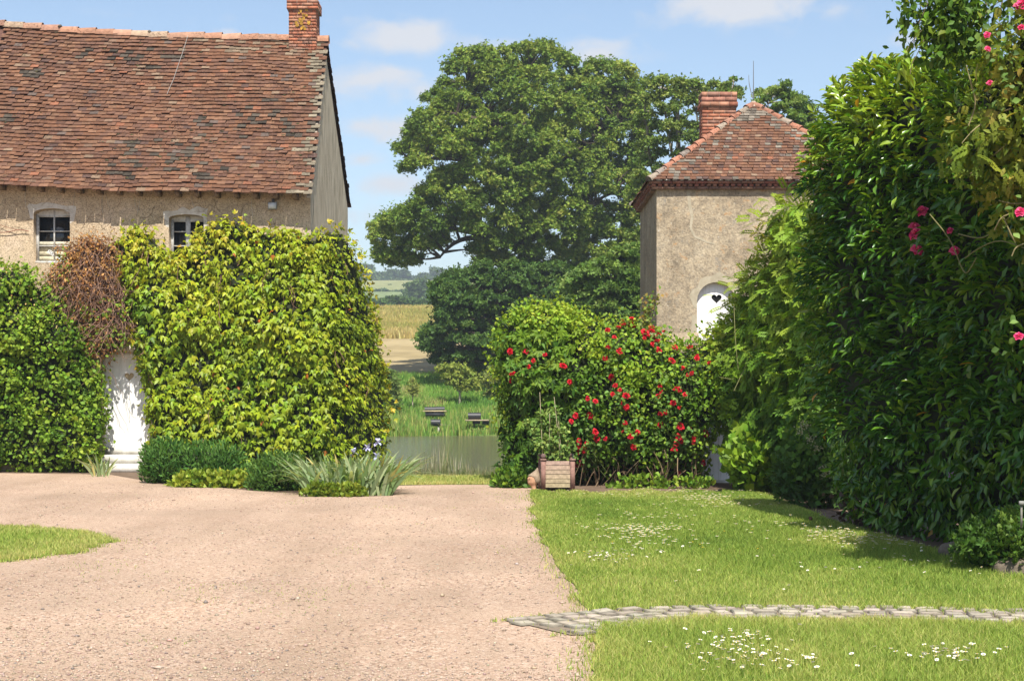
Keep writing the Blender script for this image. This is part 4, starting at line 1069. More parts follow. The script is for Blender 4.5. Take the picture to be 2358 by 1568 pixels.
for k in range(150):   # stray shoots round the rim
    p = ed_[0][k]; d = np.array([rng.normal(-.35, .6), -.15, rng.normal(.15, .6)]); pth = [p]
    for q in range(8):
        d = nrmz((d + rnd3(1, .3)[0] * (1, .3, 1) - UP * .08)[None])[0]; pth.append(pth[-1] + d * rng.uniform(.02, .055))
    mb.tube(pth, np.linspace(.005, .002, 9), 4, np.array((.22, .13, .09)) * rng.uniform(.7, 1.6), cap=False); tips_ += pth[2:]
mb.build('hanging_stems', M['twig'], dv)['kind'] = 'stuff'
mb = MB(); n = 2300; sm = fd.sample(n, .08, .12, lambda a, b, d: np.clip(1.35 - (a - 118) / 130 + .35 * (b < 640), .07, 1))
leaves_hang(mb, OV, sm, rng.uniform(.04, .095, n), mixcol([(.13, .06, .03), (.26, .13, .06), (.42, .24, .11)], rng.uniform(0, 1, n)), .5, .6, .5)
tp_ = np.array(tips_); n = 650; tp_ = tp_[rng.integers(0, len(tp_), n)] + rnd3(n, .02)
place(mb, OV, tp_, rnd3(n, .6) - UP * .3, rnd3(n, .5) + np.array([0, -.6, .4]), rng.uniform(.03, .065, n), mixcol([(.16, .08, .035), (.30, .16, .07), (.44, .26, .12)], rng.uniform(0, 1, n)))
n = 420; sm = fd.sample(n, .02, .16, lambda a, b, d: ((b > 690) | (a < 165)) & (a < 285))
leaves_any(mb, OVW, sm, rng.uniform(.05, .1, n), mixcol([(.07, .15, .02), (.2, .28, .04)], rng.uniform(0, 1, n)))
mb.build('foliage', M['leaf'], dv)

# --- low shrubs at the foot of the ivy
def lowshrub(label, cat, poly, Y, T, n, size, pal, tmpl, seed, name='low_shrub', out=.1):
    f = Field(poly, Y + T, T=T, R=34, lump=.14, lscale=34, step=4, seed=seed)
    c = np.mean(poly, 0); pl = plant(name, (float(X_(c[0], Y)), Y + .2, 0), label, cat)
    f.core(.12, 9, .05).build('dark_core', M['twig'], pl)
    mb = MB(); sm = f.sample(n, .2, out); px, py = sm[2], sm[3]
    tt = np.clip(.5 + .9 * (nz(px, py, 22, seed) - .5) + rng.normal(0, .2, n), 0, 1)
    pos, N = sm[0], sm[1]
    place(mb, tmpl, pos, UP * .6 + N * .45 + rnd3(n, .4), N * .6 + UP * .3 + rnd3(n, .4), size * rng.uniform(.6, 1.3, n), mixcol(pal, tt)); mb.build('foliage', M['leaf'], pl)
    return pl, f
NAR = T_ovate(.28, .05, .1)
lowshrub('low dark green narrow-leaved shrub beside the farmhouse doorstep', 'shrub', [(334, 1104), (334, 1045), (345, 1026), (385, 1020), (430, 1030), (480, 1028), (530, 1034), (560, 1060), (575, 1110), (540, 1124), (420, 1118), (340, 1110)], 26.7, .9, 6500, .10, [(.025, .075, .018), (.055, .13, .03), (.10, .19, .05)], NAR, 31)
lowshrub('small dark green bush between the narrow-leaved shrub and the iris clump', 'bush', [(575, 1128), (580, 1085), (600, 1062), (640, 1052), (680, 1056), (706, 1082), (712, 1128), (690, 1138), (620, 1136)], 24.9, .8, 4200, .085, [(.03, .075, .018), (.06, .13, .03), (.12, .2, .05)], NAR, 32)
lowshrub('yellow-green ground cover spreading along the gravel edge below the ivy', 'ground cover', [(395, 1118), (420, 1098), (470, 1094), (530, 1098), (585, 1096), (600, 1122), (560, 1132), (480, 1126)], 25.7, .4, 2400, .085, [(.07, .14, .02), (.17, .23, .03), (.26, .29, .05)], OVW, 33)
lowshrub('trailing yellow-green creeper at the foot of the iris clump', 'ground cover', [(690, 1140), (715, 1128), (770, 1127), (830, 1132), (850, 1146), (780, 1148)], 23.45, .3, 1500, .07, [(.06, .12, .02), (.14, .2, .03), (.22, .26, .05)], OVW, 34)
# --- iris clumps
def iris(label, px0, px1, pyb, Yd, n, hmin, hmax, lean, wid, flowers=()):
    pl = plant('iris_clump', (float(X_((px0 + px1) / 2, Yd)), Yd, 0), label, 'iris', 'bearded iris clumps')
    mb = MB(); mb.smooth = True
    for k in range(n):
        px = rng.uniform(px0, px1); Y = Yd + rng.uniform(-.1, 1.1); x = float(X_(px, Y)); b = np.array([x, Y, 0.]); H = rng.uniform(hmin, hmax)
        fan = (px - (px0 + px1) / 2) / ((px1 - px0) / 2); th = rng.uniform(0, 6.28)
        ld = np.array([fan * .6 + rng.normal(0, .35), rng.normal(-.2, .3), 0]) * lean
        rt = np.array([math.cos(th), math.sin(th) * .5, 0]); S = 7; V = []
        be = rng.uniform(.3, 1.0) if rng.uniform() < .75 else rng.uniform(1.0, 1.7)
        for i in range(S + 1):
            u = i / S; c = b + UP * H * (u - .42 * be * u ** 2.6) + ld * H * (u + .7 * be * u * u); w = wid * (1 - u ** 2.2) * (.7 + .5 * math.sin(u * 3.1)) + .002
            V += [c - rt * w / 2, c + rt * w / 2 + (0, .006, 0)]
        V = np.array(V); f = [(2 * i, 2 * i + 1, 2 * i + 3, 2 * i + 2) for i in range(S)]
        c = np.array([(.17, .25, .16), (.23, .30, .215), (.29, .34, .25), (.15, .23, .11)][rng.integers(4)]) * rng.uniform(.8, 1.2)
        if rng.uniform() < .05: c = np.array((.42, .36, .18))
        mb.add(V, f, c)
    mb.build('foliage', M['leaf'], pl)
    for fxp, fyp in flowers:
        Y = Yd + .6; p = P(fxp, fyp, Y); mb = MB(); mb.tube(smooth_path([np.array([p[0] - .05, Y, .1]), p - (0, 0, .05)], 6), .006, 5, (.2, .3, .12)); mb.build('flower_stem', M['leaf'], pl)
        mb = MB(); m = 9; a = np.arange(m) / m * 6.283
        place(mb, OVW, np.repeat(p[None], m, 0) + rnd3(m, .012), np.stack([np.cos(a), np.sin(a), rng.choice([-.7, .9], m)], -1), np.stack([-np.cos(a), -np.sin(a), np.ones(m)], -1), rng.uniform(.06, .09, m), mixcol([(.36, .36, .55), (.55, .56, .72)], rng.uniform(0, 1, m)))
        mb.build('bloom', M['petal'], pl)
    return pl
iris('large blue-green iris clump with arching sword leaves at the creeper corner', 708, 900, 1140, 24.0, 560, .5, .82, .6, .06, [(871, 1018), (868, 1052), (876, 1068), (846, 1030), (815, 1040)])
iris('small iris tuft by the farmhouse doorstep', 212, 250, 1098, 28.9, 40, .35, .58, .6, .045)

# --- creeper hedge right of the gap and the red climbing rose through it
poly = [(1138, 1128), (1156, 1052), (1160, 960), (1150, 882), (1138, 822), (1144, 772), (1164, 733), (1203, 708), (1255, 700), (1310, 712), (1350, 731), (1390, 747), (1425, 745), (1470, 742), (1510, 762), (1540, 778), (1566, 800), (1600, 790), (1640, 764), (1690, 752), (1740, 760), (1737, 930), (1695, 948), (1658, 958), (1638, 1000), (1624, 1118)]
def hbase(px, py): return 27.2 - .5 * np.clip((px - 1560) / 120, 0, 1)
fh = Field(poly, hbase, T=1.05, R=85, lump=.3, lscale=62, step=4, seed=41, extra=lambda px, py, d: .38 * np.clip((py - 1035) / 60, 0, 1) * np.clip((px - 1190) / 60, 0, 1))
hg = plant('creeper_hedge', (float(X_(1400, 26.6)), 26.6, 0), 'rounded yellow-green creeper hedge between the pond gap and the tower', 'hedge')
fh.core(.24, 12, .15).build('dark_core', M['twig'], hg)
mb = MB(); n = 22000; cl_h = fh.clumpy(26, 45, .3); sm = fh.sample(n, .34, .1, lambda a, b, d: np.where(b > 1050, .55, 1) * cl_h(a, b, d)); px, py = sm[2], sm[3]
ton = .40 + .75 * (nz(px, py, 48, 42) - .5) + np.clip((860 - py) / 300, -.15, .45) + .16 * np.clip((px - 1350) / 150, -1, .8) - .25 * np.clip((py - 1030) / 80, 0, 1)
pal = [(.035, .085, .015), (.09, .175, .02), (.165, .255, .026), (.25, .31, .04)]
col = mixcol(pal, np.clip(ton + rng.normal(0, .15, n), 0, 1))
k = (px < 1330) & (py > 760) & (rng.uniform(0, 1, n) < .7)
sub = lambda sm, m: (sm[0][m], sm[1][m])
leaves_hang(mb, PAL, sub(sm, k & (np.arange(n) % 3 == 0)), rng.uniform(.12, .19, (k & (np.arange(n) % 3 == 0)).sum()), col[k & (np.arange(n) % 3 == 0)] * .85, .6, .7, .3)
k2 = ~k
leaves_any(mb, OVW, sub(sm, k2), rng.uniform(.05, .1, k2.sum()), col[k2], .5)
e = fh.sample(1500, .02, .16, lambda a, b, d: (d < 16) & (b < 1000)); ee = list(e); ee[0] = e[0] + rnd3(1500, .07)
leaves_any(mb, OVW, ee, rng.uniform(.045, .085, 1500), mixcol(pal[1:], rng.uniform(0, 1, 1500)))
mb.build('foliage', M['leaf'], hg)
mb = MB()
for kk in range(60):
    x0 = rng.uniform(1300, 1620); Y = rng.uniform(26.0, 26.6); p = P(x0, rng.uniform(1030, 1090), Y); q = np.array([p[0] + rng.normal(0, .15), Y + .1, 0.])
    mb.tube(smooth_path([p, (p + q) / 2 + rnd3(1, .08)[0], q], 7), rng.uniform(.004, .012), 5, np.array((.20, .14, .085)) * rng.uniform(.6, 1.5), cap=False)
mb.build('bare_stems', M['twig'], hg)
def ondepth(f, px, py):
    i = np.clip(np.rint((py - f.py[0, 0]) / f.step).astype(int), 0, f.py.shape[0] - 1); j = np.clip(np.rint((px - f.px[0, 0]) / f.step).astype(int), 0, f.px.shape[1] - 1)
    return f.Y[i, j], f.N[i, j]
RZ = [(1083,207),(1043,235),(1096,240),(992,302),(1035,280),(1222,265),(920,320),(960,370),(1163,328),(1155,365),(1183,342),(1215,318),(1228,355),(1265,347),(1310,330),(1356,332),(1268,385),(1238,418),(1255,400),(1270,445),(1383,437),(1538,438),(922,432),(995,462),(915,482),(317,464),(220,446),(453,494),(375,527),(332,580),(245,610),(230,635),(625,652),(585,567),(1595,494),(1580,520),(1370,537),(1675,550),(1485,585),(1560,615),(1518,625),(952,603),(968,702),(998,742),(958,767),(1025,768),(1013,807),(1037,842),(1300,700),(1318,748),(1298,790),(1417,742),(1467,740),(1508,765),(1378,825),(1448,848),(1368,872),(1316,890),(770,812),(810,820),(787,895),(690,912),(657,947),(1043,967),(1038,1022),(1097,1032),(1068,1060),(803,1030),(813,1058),(875,1088),(712,1068),(690,1100),(607,1097),(785,1112),(728,1132),(757,1150),(725,1160),(748,1200),(703,1245),(738,1248),(1102,1140),(1305,973),(1462,987),(1518,995),(1604,1027),(1440,1042),(1530,1058),(1470,1078),(1532,1103),(1410,1123),(1383,1155),(1587,1237),(1446,1290)]
def rose_mesh(name, pal, seed, petals=26):
    r = np.random.default_rng(seed); mb = MB(); mb.smooth = True
    a = np.arange(petals) * 2.4; u = np.sqrt((np.arange(petals) + .5) / petals)
    tip = np.stack([np.cos(a) * u, np.sin(a) * u, 1.05 - u * .95], -1); nn = np.stack([-np.cos(a) * .8, -np.sin(a) * .8, .25 + u], -1)
    pos = np.stack([np.cos(a) * u * .25, np.sin(a) * u * .25, -.1 - .25 * u], -1)
    place(mb, T_ovate(1.0, .14, .12), pos + r.normal(0, .04, (petals, 3)), tip, nn, (.55 + .5 * u) * r.uniform(.85, 1.1, petals), mixcol(pal, r.uniform(0, 1, petals), .12))
    me = mb.mesh(name); me.materials.append(M['petal']); return me
RED = [(.34, .006, .016), (.58, .014, .030), (.72, .035, .05)]
rmeshes = [rose_mesh('bloom', RED, s) for s in (1, 2, 3)]
cr = plant('climbing_rose', (float(X_(1450, 26.2)), 26.1, 0), 'climbing rose with many red blooms growing through the creeper hedge', 'rose')
mbl, mbs = MB(), MB()
def bloom_at(parent, pos, N, r, mesh, name='bloom'):
    o = bpy.data.objects.new(name, mesh); link(o, parent); o.location = pos - wloc(parent)
    d = nrmz((N * 1.0 + np.array([0, -.3, .35]) + rnd3(1, .3)[0])[None])[0]
    th = math.acos(d[2]); ph = math.atan2(d[1], d[0]); o.rotation_euler = (0, th, ph); o.scale = (r, r, r)
    return o
for i, (zx, zy) in enumerate(RZ):
    px, py = 1113.5 + zx * .3132, 671.4 + zy * .3132
    Y, N = ondepth(fh, px, py)
    if not np.isfinite(Y) : Y = 26.4
    p = P(px, py, min(float(Y), 27.1)) + N * .10
    bloom_at(cr, p, N, rng.uniform(.028, .062) if zy > 330 else rng.uniform(.04, .072), rmeshes[i % 3])
    m = 16; pos = p + rnd3(m, .10) - N * .05 - UP * .04
    place(mbl, OVW, pos, rnd3(m, .6) - UP * .2, N * .7 + UP * .4 + rnd3(m, .4), rng.uniform(.05, .085, m), mixcol([(.045, .11, .03), (.09, .17, .045), (.14, .22, .06)], rng.uniform(0, 1, m)))
    mbs.tube(smooth_path([p - N * .02, p - N * .12 - UP * .12, p - N * .28 - UP * .5 + rnd3(1, .05)[0]], 6), .005, 4, (.12, .15, .05), cap=False)
# the tall wayward shoot against the tower
for k in range(5):
    pth = smooth_path([P(1478 + k * 4, 750, 26.5), P(1484 + k * 5, 715, 26.4), P(1478 + k * 9, 690 - k * 3, 26.4)], 8); mbs.tube(pth, .005, 4, (.2, .14, .07), cap=False)
    m = 26; pos = pth[rng.integers(1, 8, m)] + rnd3(m, .05); place(mbl, OVW, pos, rnd3(m, .6), rnd3(m, .4) + UP * .5 + np.array([0, -.5, 0]), rng.uniform(.05, .08, m), mixcol([(.08, .15, .03), (.16, .20, .05), (.26, .17, .06)], rng.uniform(0, 1, m)))
mbl.build('foliage', M['leaf'], cr); mbs.build('stem', M['twig'], cr)
lowshrub('straggling low greenery spilling onto the gravel at the hedge end', 'ground cover', [(1138, 1130), (1150, 1095), (1180, 1080), (1215, 1096), (1226, 1126), (1180, 1132)], 25.6, .45, 1700, .085, [(.03, .08, .015), (.08, .16, .025), (.14, .22, .03)], OVW, 36)
lowshrub('sparse green seedlings along the soil under the rose hedge', 'ground cover', [(1395, 1124), (1420, 1110), (1480, 1104), (1560, 1112), (1625, 1106), (1640, 1124), (1500, 1127)], 25.5, .3, 420, .09, [(.06, .14, .02), (.13, .22, .03), (.2, .28, .04)], OVW, 37)

# --- wisteria bank in front of the tower
poly = [(1805, 482), (1831, 470), (1882, 482), (1965, 480), (1990, 700), (1990, 1138), (1880, 1142), (1800, 1130), (1728, 1110), (1690, 1060), (1684, 1000), (1662, 955), (1690, 930), (1668, 850), (1662, 778), (1706, 742), (1702, 708), (1716, 672), (1734, 640), (1752, 622), (1778, 606), (1798, 564), (1778, 514)]
fw = Field(poly, lambda px, py: 27.0 - np.clip((px - 1660) / 330, 0, 1) * 4.4, T=1.1, R=90, lump=.36, lscale=60, step=5, seed=55, extra=lambda px, py, d: .9 * np.clip((py - 985) / 80, 0, 1) * np.clip((px - 1760) / 60, 0, 1))
wi = plant('wisteria', (float(X_(1800, 25.0)), 25.0, 0), 'tall mound of wisteria leaves leaning over the garden door in front of the tower', 'climber')
fw.core(.3, 16, .3).build('dark_core', M['twig'], wi)
mb = MB(); n = 8500; sm = fw.sample(n, .4, .13); px, py = sm[2], sm[3]
ton = .42 + .8 * (nz(px, py, 60, 56) - .5) + np.clip((800 - py) / 500, -.2, .25)
col = mixcol([(.045, .105, .014), (.095, .18, .02), (.15, .24, .028), (.22, .285, .04)], np.clip(ton + rng.normal(0, .17, n), 0, 1))
leaves_hang(mb, PIN, sm, rng.uniform(.17, .30, n), col, .4, .7, .45)
e = fw.sample(420, .02, .2, lambda a, b, d: (d < 18) & (b < 950)); ee = list(e); ee[0] = e[0] + rnd3(420, .1)
leaves_out(mb, PIN, ee, rng.uniform(.16, .26, 420), mixcol([(.10, .17, .02), (.22, .27, .04)], rng.uniform(0, 1, 420)), .1)
mb.build('foliage', M['leaf'], wi)
mb = MB()
for (a, b, c, d_) in ((1690, 900, 1790, 720), (1700, 850, 1690, 700), (1800, 640, 1741, 541), (1870, 620, 1800, 520), (1690, 868, 1655, 868), (1760, 700, 1770, 640)):
    p, q = P(a, b, 24.6), P(c, d_, 24.7); mb = MB(); mb.tube(smooth_path([p, (p + q) / 2 + rnd3(1, .12)[0], q], 8), [.006] * 7 + [.003], 5, (.20, .20, .08), cap=False); mb.build('twining_stem', M['twig'], wi)
pth = smooth_path([P(1795, 560, 24.9), P(1765, 545, 24.8), P(1740, 538, 24.8)], 8); m = 14
mb = MB(); pos = pth[rng.integers(0, 8, m)] + rnd3(m, .05); place(mb, PIN, pos, rnd3(m, .5) + np.array([-.5, 0, .1]), UP + rnd3(m, .4), rng.uniform(.16, .24, m), mixcol([(.16, .2, .03), (.28, .26, .05)], rng.uniform(0, 1, m))); mb.build('young_foliage', M['leaf'], wi)
lowshrub('bright broad-leaved shrub beside the lower white garden door', 'shrub', [(1672, 1066), (1696, 1030), (1702, 1000), (1728, 985), (1770, 990), (1800, 1030), (1812, 1126), (1738, 1124), (1704, 1102)], 24.3, .9, 2300, .15, [(.05, .12, .016), (.12, .21, .024), (.19, .28, .03)], T_ovate(.85, .06, .14), 38)
lowshrub('dark shaded fern-like undergrowth between the wisteria and the laurel', 'undergrowth', [(1790, 1130), (1800, 1075), (1850, 1040), (1920, 1030), (1975, 1060), (1985, 1150), (1900, 1158)], 21.2, .7, 1500, .2, [(.03, .075, .02), (.07, .13, .035)], PIN, 39)

# --- laurel hedge
poly = [(1996, 195), (2022, 176), (2074, 180), (2116, 178), (2168, 166), (2215, 150), (2262, 158), (2470, 150), (2470, 1262), (2300, 1240), (2200, 1215), (2156, 1230), (2049, 1216), (1989, 1196), (1984, 1152), (1955, 1100), (1938, 1049), (1916, 1006), (1912, 946), (1893, 843), (1880, 705), (1866, 610), (1886, 560), (1894, 470), (1870, 450), (1870, 400), (1903, 332), (1912, 272), (1942, 230), (1972, 206)]
lbase = lambda px, py: 19.7 - (px - 1880) / 590 * 4.7
fl_ = Field(poly, lbase, T=1.25, R=170, lump=.5, lscale=70, step=6, seed=61)
la = plant('laurel_hedge', (4.4, 17.0, 0), 'tall glossy dark laurel hedge with long leaves overhanging the lawn', 'hedge')
fl_.core(.28, 18, .25).build('dark_core', M['twig'], la)
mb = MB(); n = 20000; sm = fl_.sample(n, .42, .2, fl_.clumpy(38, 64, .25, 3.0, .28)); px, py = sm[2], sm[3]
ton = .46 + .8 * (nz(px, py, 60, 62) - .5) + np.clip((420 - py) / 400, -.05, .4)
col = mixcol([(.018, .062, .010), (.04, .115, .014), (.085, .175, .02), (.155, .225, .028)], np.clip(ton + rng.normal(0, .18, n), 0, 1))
col[rng.uniform(0, 1, n) < .004] = (.34, .19, .03)
low = py > 1000
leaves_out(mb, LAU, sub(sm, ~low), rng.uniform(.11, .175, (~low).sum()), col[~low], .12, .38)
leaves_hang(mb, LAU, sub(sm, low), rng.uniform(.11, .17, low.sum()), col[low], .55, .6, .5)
# upright shoots along the top and outer edge: whorls of leaves
e = fl_.sample(150, 0, .05, lambda a, b, d: (d < 40) & (b < 620) & (a < 2300))
for p, N in zip(e[0], e[1]):
    d = nrmz((UP * .9 + N * .5 + rnd3(1, .25)[0])[None])[0]; m = 12; u = rng.uniform(0, 1, m)
    pos = p + d * (u * .24)[:, None]; a = u * 25; sidev = nrmz(np.cross(d, np.array([.3, .9, .1]))[None])[0]; s2_ = np.cross(d, sidev)
    rad = np.cos(a)[:, None] * sidev + np.sin(a)[:, None] * s2_
    place(mb, LAU, pos, d * .75 + rad * .8, d * .8 - rad * .5 + rnd3(m, .1), rng.uniform(.09, .15, m), mixcol([(.10, .19, .022), (.20, .26, .035)], rng.uniform(0, 1, m)))
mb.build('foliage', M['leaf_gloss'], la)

# --- vine with roses over the laurel, reaching beyond the frame
poly = [(2700, -330), (2700, 640), (2440, 600), (2358, 520), (2310, 470), (2268, 425), (2225, 400), (2205, 335), (2236, 280), (2234, 215), (2272, 140), (2306, 96), (2338, 66), (2345, -40), (2340, -180), (2360, -330)]
fr = Field(poly, 13.1, T=.7, R=80, lump=.3, lscale=70, step=6, seed=71)
vr = plant('golden_vine', (4.6, 13.0, 0), 'bronze and golden leafed vine trailing over the laurel beside the pink roses', 'vine')
fr.core(.25, 30, .8).build('dark_core', M['twig'], vr)
mb = MB(); n = 8500; sm = fr.sample(n, .5, .2); px, py = sm[2], sm[3]
ton = .5 + .9 * (nz(px, py, 70, 72) - .5)
gc_ = mixcol([(.045, .09, .012), (.09, .135, .018), (.14, .17, .025), (.18, .16, .035)], np.clip(ton + rng.normal(0, .2, n), 0, 1)); m1 = np.arange(n) % 3 == 0
leaves_hang(mb, T_pinnate(4, .5, .5), sub(sm, m1), rng.uniform(.07, .14, m1.sum()), gc_[m1], .45, .6, .6)
leaves_hang(mb, OV, sub(sm, ~m1), rng.uniform(.05, .105, (~m1).sum()), gc_[~m1], .45, .6, .6)
mb.build('foliage', M['leaf'], vr)
mb = MB()
for pts in ([(2330, 250), (2290, 265), (2240, 300), (2215, 330)], [(2358, 290), (2310, 340), (2270, 372), (2235, 400)], [(2230, 290), (2250, 240), (2235, 190), (2225, 150)], [(2358, 468), (2330, 470), (2300, 462)], [(2310, 500), (2328, 540), (2338, 560)], [(2330, 590), (2338, 570), (2370, 556)], [(2290, 530), (2305, 500), (2360, 480)]):
    mb = MB(); mb.tube(smooth_path([P(a, b, 12.45 + rng.uniform(-.1, .1)) for a, b in pts], 12), [.006] * 9 + [.003] * 3, 5, np.array((.20, .17, .08)) * rng.uniform(.7, 1.2), cap=False); mb.build('twining_stem', M['twig'], vr)
# dark hanging canopy at the top, continuing above the frame
poly = [(2182, -60), (2160, -30), (2162, 5), (2134, 32), (2126, 60), (2142, 92), (2132, 122), (2146, 152), (2162, 156), (2196, 140), (2226, 138), (2244, 106), (2262, 40), (2262, -20), (2250, -70)]
fc = Field(poly, 15.2, T=.7, R=60, lump=.25, lscale=50, step=5, seed=81)
cn = plant('hanging_climber', (4.8, 15.1, 0), 'dark leafy climber hanging from above over the laurel top', 'climber')
mb = MB(); n = 1500; sm = fc.sample(n, .7, .06)
leaves_hang(mb, T_ovate(.55, .06, .16), sm, rng.uniform(.06, .115, n), mixcol([(.03, .075, .012), (.07, .14, .018), (.16, .22, .03)], rng.beta(1.6, 2, n)), .6, .4, .6)
mb.build('foliage', M['leaf'], cn)
mb = MB()
for k in range(26):
    p = P(rng.uniform(2280, 2330), -140, 15.4); q = sm[0][rng.integers(n)]; mb.tube(smooth_path([p, (p * .4 + q * .6) + rnd3(1, .12)[0], q], 9), [.014] * 3 + [.008] * 3 + [.004] * 3, 5, (.12, .09, .06), cap=False)
for pts in ([(2125, 68), (2100, 95), (2088, 118)], [(2190, 80), (2150, 90), (2124, 102), (2104, 110)], [(2128, 92), (2110, 130), (2098, 150), (2096, 172)], [(2240, 60), (2270, 30), (2300, 5)]):
    mb.tube(smooth_path([P(a, b, 14.8) for a, b in pts], 10), .0035, 4, (.20, .17, .09), cap=False)
trk = smooth_path([P(2500, 1240, 15.9), P(2480, 500, 15.9), P(2430, 0, 15.7), P(2310, -140, 15.5)], 12); mb.tube(trk, np.linspace(.09, .04, 12), 8, (.16, .12, .085))
mb.build('branches', M['twig'], cn)
# pink roses
PK = [(.55, .02, .10), (.75, .06, .20), (.85, .20, .34)]
pm = [rose_mesh('bloom', PK, s, 30) for s in (5, 6)]
pr = plant('pink_rose', (4.5, 13.2, 0), 'rambling rose with deep pink blooms arching across the dark laurel', 'rose')
mbl, mbs = MB(), MB()
for i, (px, py, r) in enumerate([(2123, 484, 15), (2106, 522, 15), (2106, 536, 17), (2112, 573, 16), (2187, 530, 9), (2198, 576, 13), (2349, 486, 14), (2351, 8, 18), (2352, 62, 10), (2278, 190, 8), (2273, 80, 9), (2275, 112, 8), (2346, 772, 13)]):
    Y = (13.3 if px > 2230 else 15.55); 
    if px < 2230: Y = float(ondepth(fl_, px, py)[0]) - .38
    else: Y = 12.15
    p = P(px, py, Y); N = nrmz(np.array([[-.5, -.8, .3]]))[0]
    bloom_at(pr, p, N, r * Y / F * .82, pm[i % 2])
    m = 22; pos = p + rnd3(m, .13) + np.array([.1, .08, -.02]); place(mbl, OVW, pos, rnd3(m, .6) - UP * .2, N * .7 + UP * .4 + rnd3(m, .4), rng.uniform(.04, .075, m), mixcol([(.05, .11, .03), (.10, .17, .05), (.15, .22, .07)], rng.uniform(0, 1, m)))
for pts in ([(2400, 600, 12.6), (2330, 575, 13.6), (2280, 555, 14.4), (2230, 580, 14.9), (2205, 600, 15.1)], [(2230, 600, 14.8), (2205, 645, 15.0), (2175, 560, 15.2), (2125, 500, 15.3)], [(2400, 560, 12.4), (2340, 470, 13.0), (2250, 560, 14.4), (2190, 545, 15.0)]):
    mbs.tube(smooth_path([P(a, b, y) - (0, .25, 0) for a, b, y in pts], 14), .006, 5, (.18, .17, .07), cap=False)
mbl.build('foliage', M['leaf'], pr); mbs.build('stem', M['twig'], pr)
# lilac clematis flower on the laurel
p = P(2191, 1093, float(ondepth(fl_, 2191, 1093)[0]) - .16); cm = plant('clematis', p, 'single lilac clematis flower low on the dark laurel', 'flower'); mb = MB(); a = np.arange(5) / 5 * 6.283
place(mb, OVW, np.repeat(p[None], 5, 0), np.stack([np.cos(a), -.4 + 0 * a, np.sin(a)], -1), np.array([[0, -1., .3]] * 5), np.full(5, .045), mixcol([(.42, .22, .44), (.55, .36, .55)], rng.uniform(0, 1, 5))); mb.build('petals', M['petal'], cm)
mb = MB(); mb.tube(smooth_path([p + (0, .02, 0), p + (.1, .0, .12), p + (.35, .1, .3)], 8), .003, 4, (.15, .17, .06), cap=False); mb.build('stem', M['twig'], cm)
# heuchera with dry flower plumes under the laurel
hu = plant('heuchera', (*G(1975, 1205), 0), 'purple-leaved plant with faded pinkish flower plumes at the laurel foot', 'plant')
mb = MB(); n = 260; c = np.array([*G(1985, 1207), .16]); place(mb, T_ovate(1.0, .05, .1), c + rnd3(n) * (.2, .2, .11), rnd3(n, .7), UP + rnd3(n, .5), rng.uniform(.05, .09, n), mixcol([(.05, .03, .035), (.10, .07, .08)], rng.uniform(0, 1, n))); mb.build('foliage', M['leaf'], hu)
for (px, py) in ((1958, 1120), (1966, 1135), (1962, 1172), (1985, 1160), (2000, 1165), (1990, 1185), (1970, 1185)):
    mb = MB(); Y = 18.6; p = P(px, py, Y); n = 70; place(mb, QD, p + rnd3(n) * (.03, .03, .055), rnd3(n), rnd3(n), rng.uniform(.012, .024, n), mixcol([(.35, .25, .22), (.52, .40, .38)], rng.uniform(0, 1, n))); 
    mb.tube([p - (0, 0, .02), np.array([c[0], c[1], .1])], .003, 4, (.2, .14, .08), cap=False); mb.build('flower_plume', M['petal'], hu)
for (px, py) in ((1848, 1000), (1862, 1018), (1878, 1030), (1895, 1078), (1890, 1088), (1905, 1120)):
    pass
HQ = [(1844, 993), (1866, 1010), (1880, 1030), (1894, 1078), (1900, 1092), (1852, 978)]
pw = plant('hydrangea', P(1870, 1130, 21.2), 'climbing shrub with fading cream flower heads in shade left of the laurel', 'shrub')
for qx, qy in HQ:
    mb = MB(); n = 44; pos = P(qx + rng.normal(0, 6, n), qy + rng.normal(0, 4.5, n), 20.9 + rng.normal(0, .04, n)); place(mb, QD, pos, rnd3(n), rnd3(n) + np.array([0, -1, 0]), rng.uniform(.02, .035, n), mixcol([(.26, .25, .12), (.42, .40, .25)], rng.uniform(0, 1, n))); mb.build('flower_head', M['petal'], pw)
mb = MB(); n = 900; pos = P(rng.normal(1872, 26, n), rng.normal(1035, 38, n), 21.2 + rng.normal(0, .15, n)); place(mb, OVW, pos, rnd3(n) - UP * .4, rnd3(n, .5) + np.array([-.2, -.8, .4]), rng.uniform(.06, .11, n), mixcol([(.03, .08, .014), (.08, .15, .02)], rng.uniform(0, 1, n))); mb.build('foliage', M['leaf'], pw)
# --- ivy-covered rockery, plant marker
f_, _ = None, None
rk, fk = lowshrub('dark ivy mound over stones in the corner beneath the laurel', 'ivy', [(2185, 1255), (2215, 1225), (2250, 1200), (2290, 1190), (2330, 1180), (2480, 1160), (2480, 1360), (2345, 1318), (2280, 1298), (2220, 1282)], 13.6, .6, 5200, .048, [(.02, .055, .012), (.045, .10, .018), (.10, .16, .028)], IVY, 40, 'ivy_mound', .06)
def rock(mb, c, s, seed):
    bm = bmesh.new(); bmesh.ops.create_icosphere(bm, subdivisions=3, radius=1); v = np.array([q.co[:] for q in bm.verts]); f = np.array([[q.index for q in fc_.verts] for fc_ in bm.faces]); bm.free()
    v = v * (.75 + .55 * fbm(v[:, 0] * 1.3 + seed, v[:, 1] * 1.3, v[:, 2] * 1.3, seed)[:, None]); mb.add(v * np.asarray(s) + np.asarray(c), f, (.15, .12, .09))
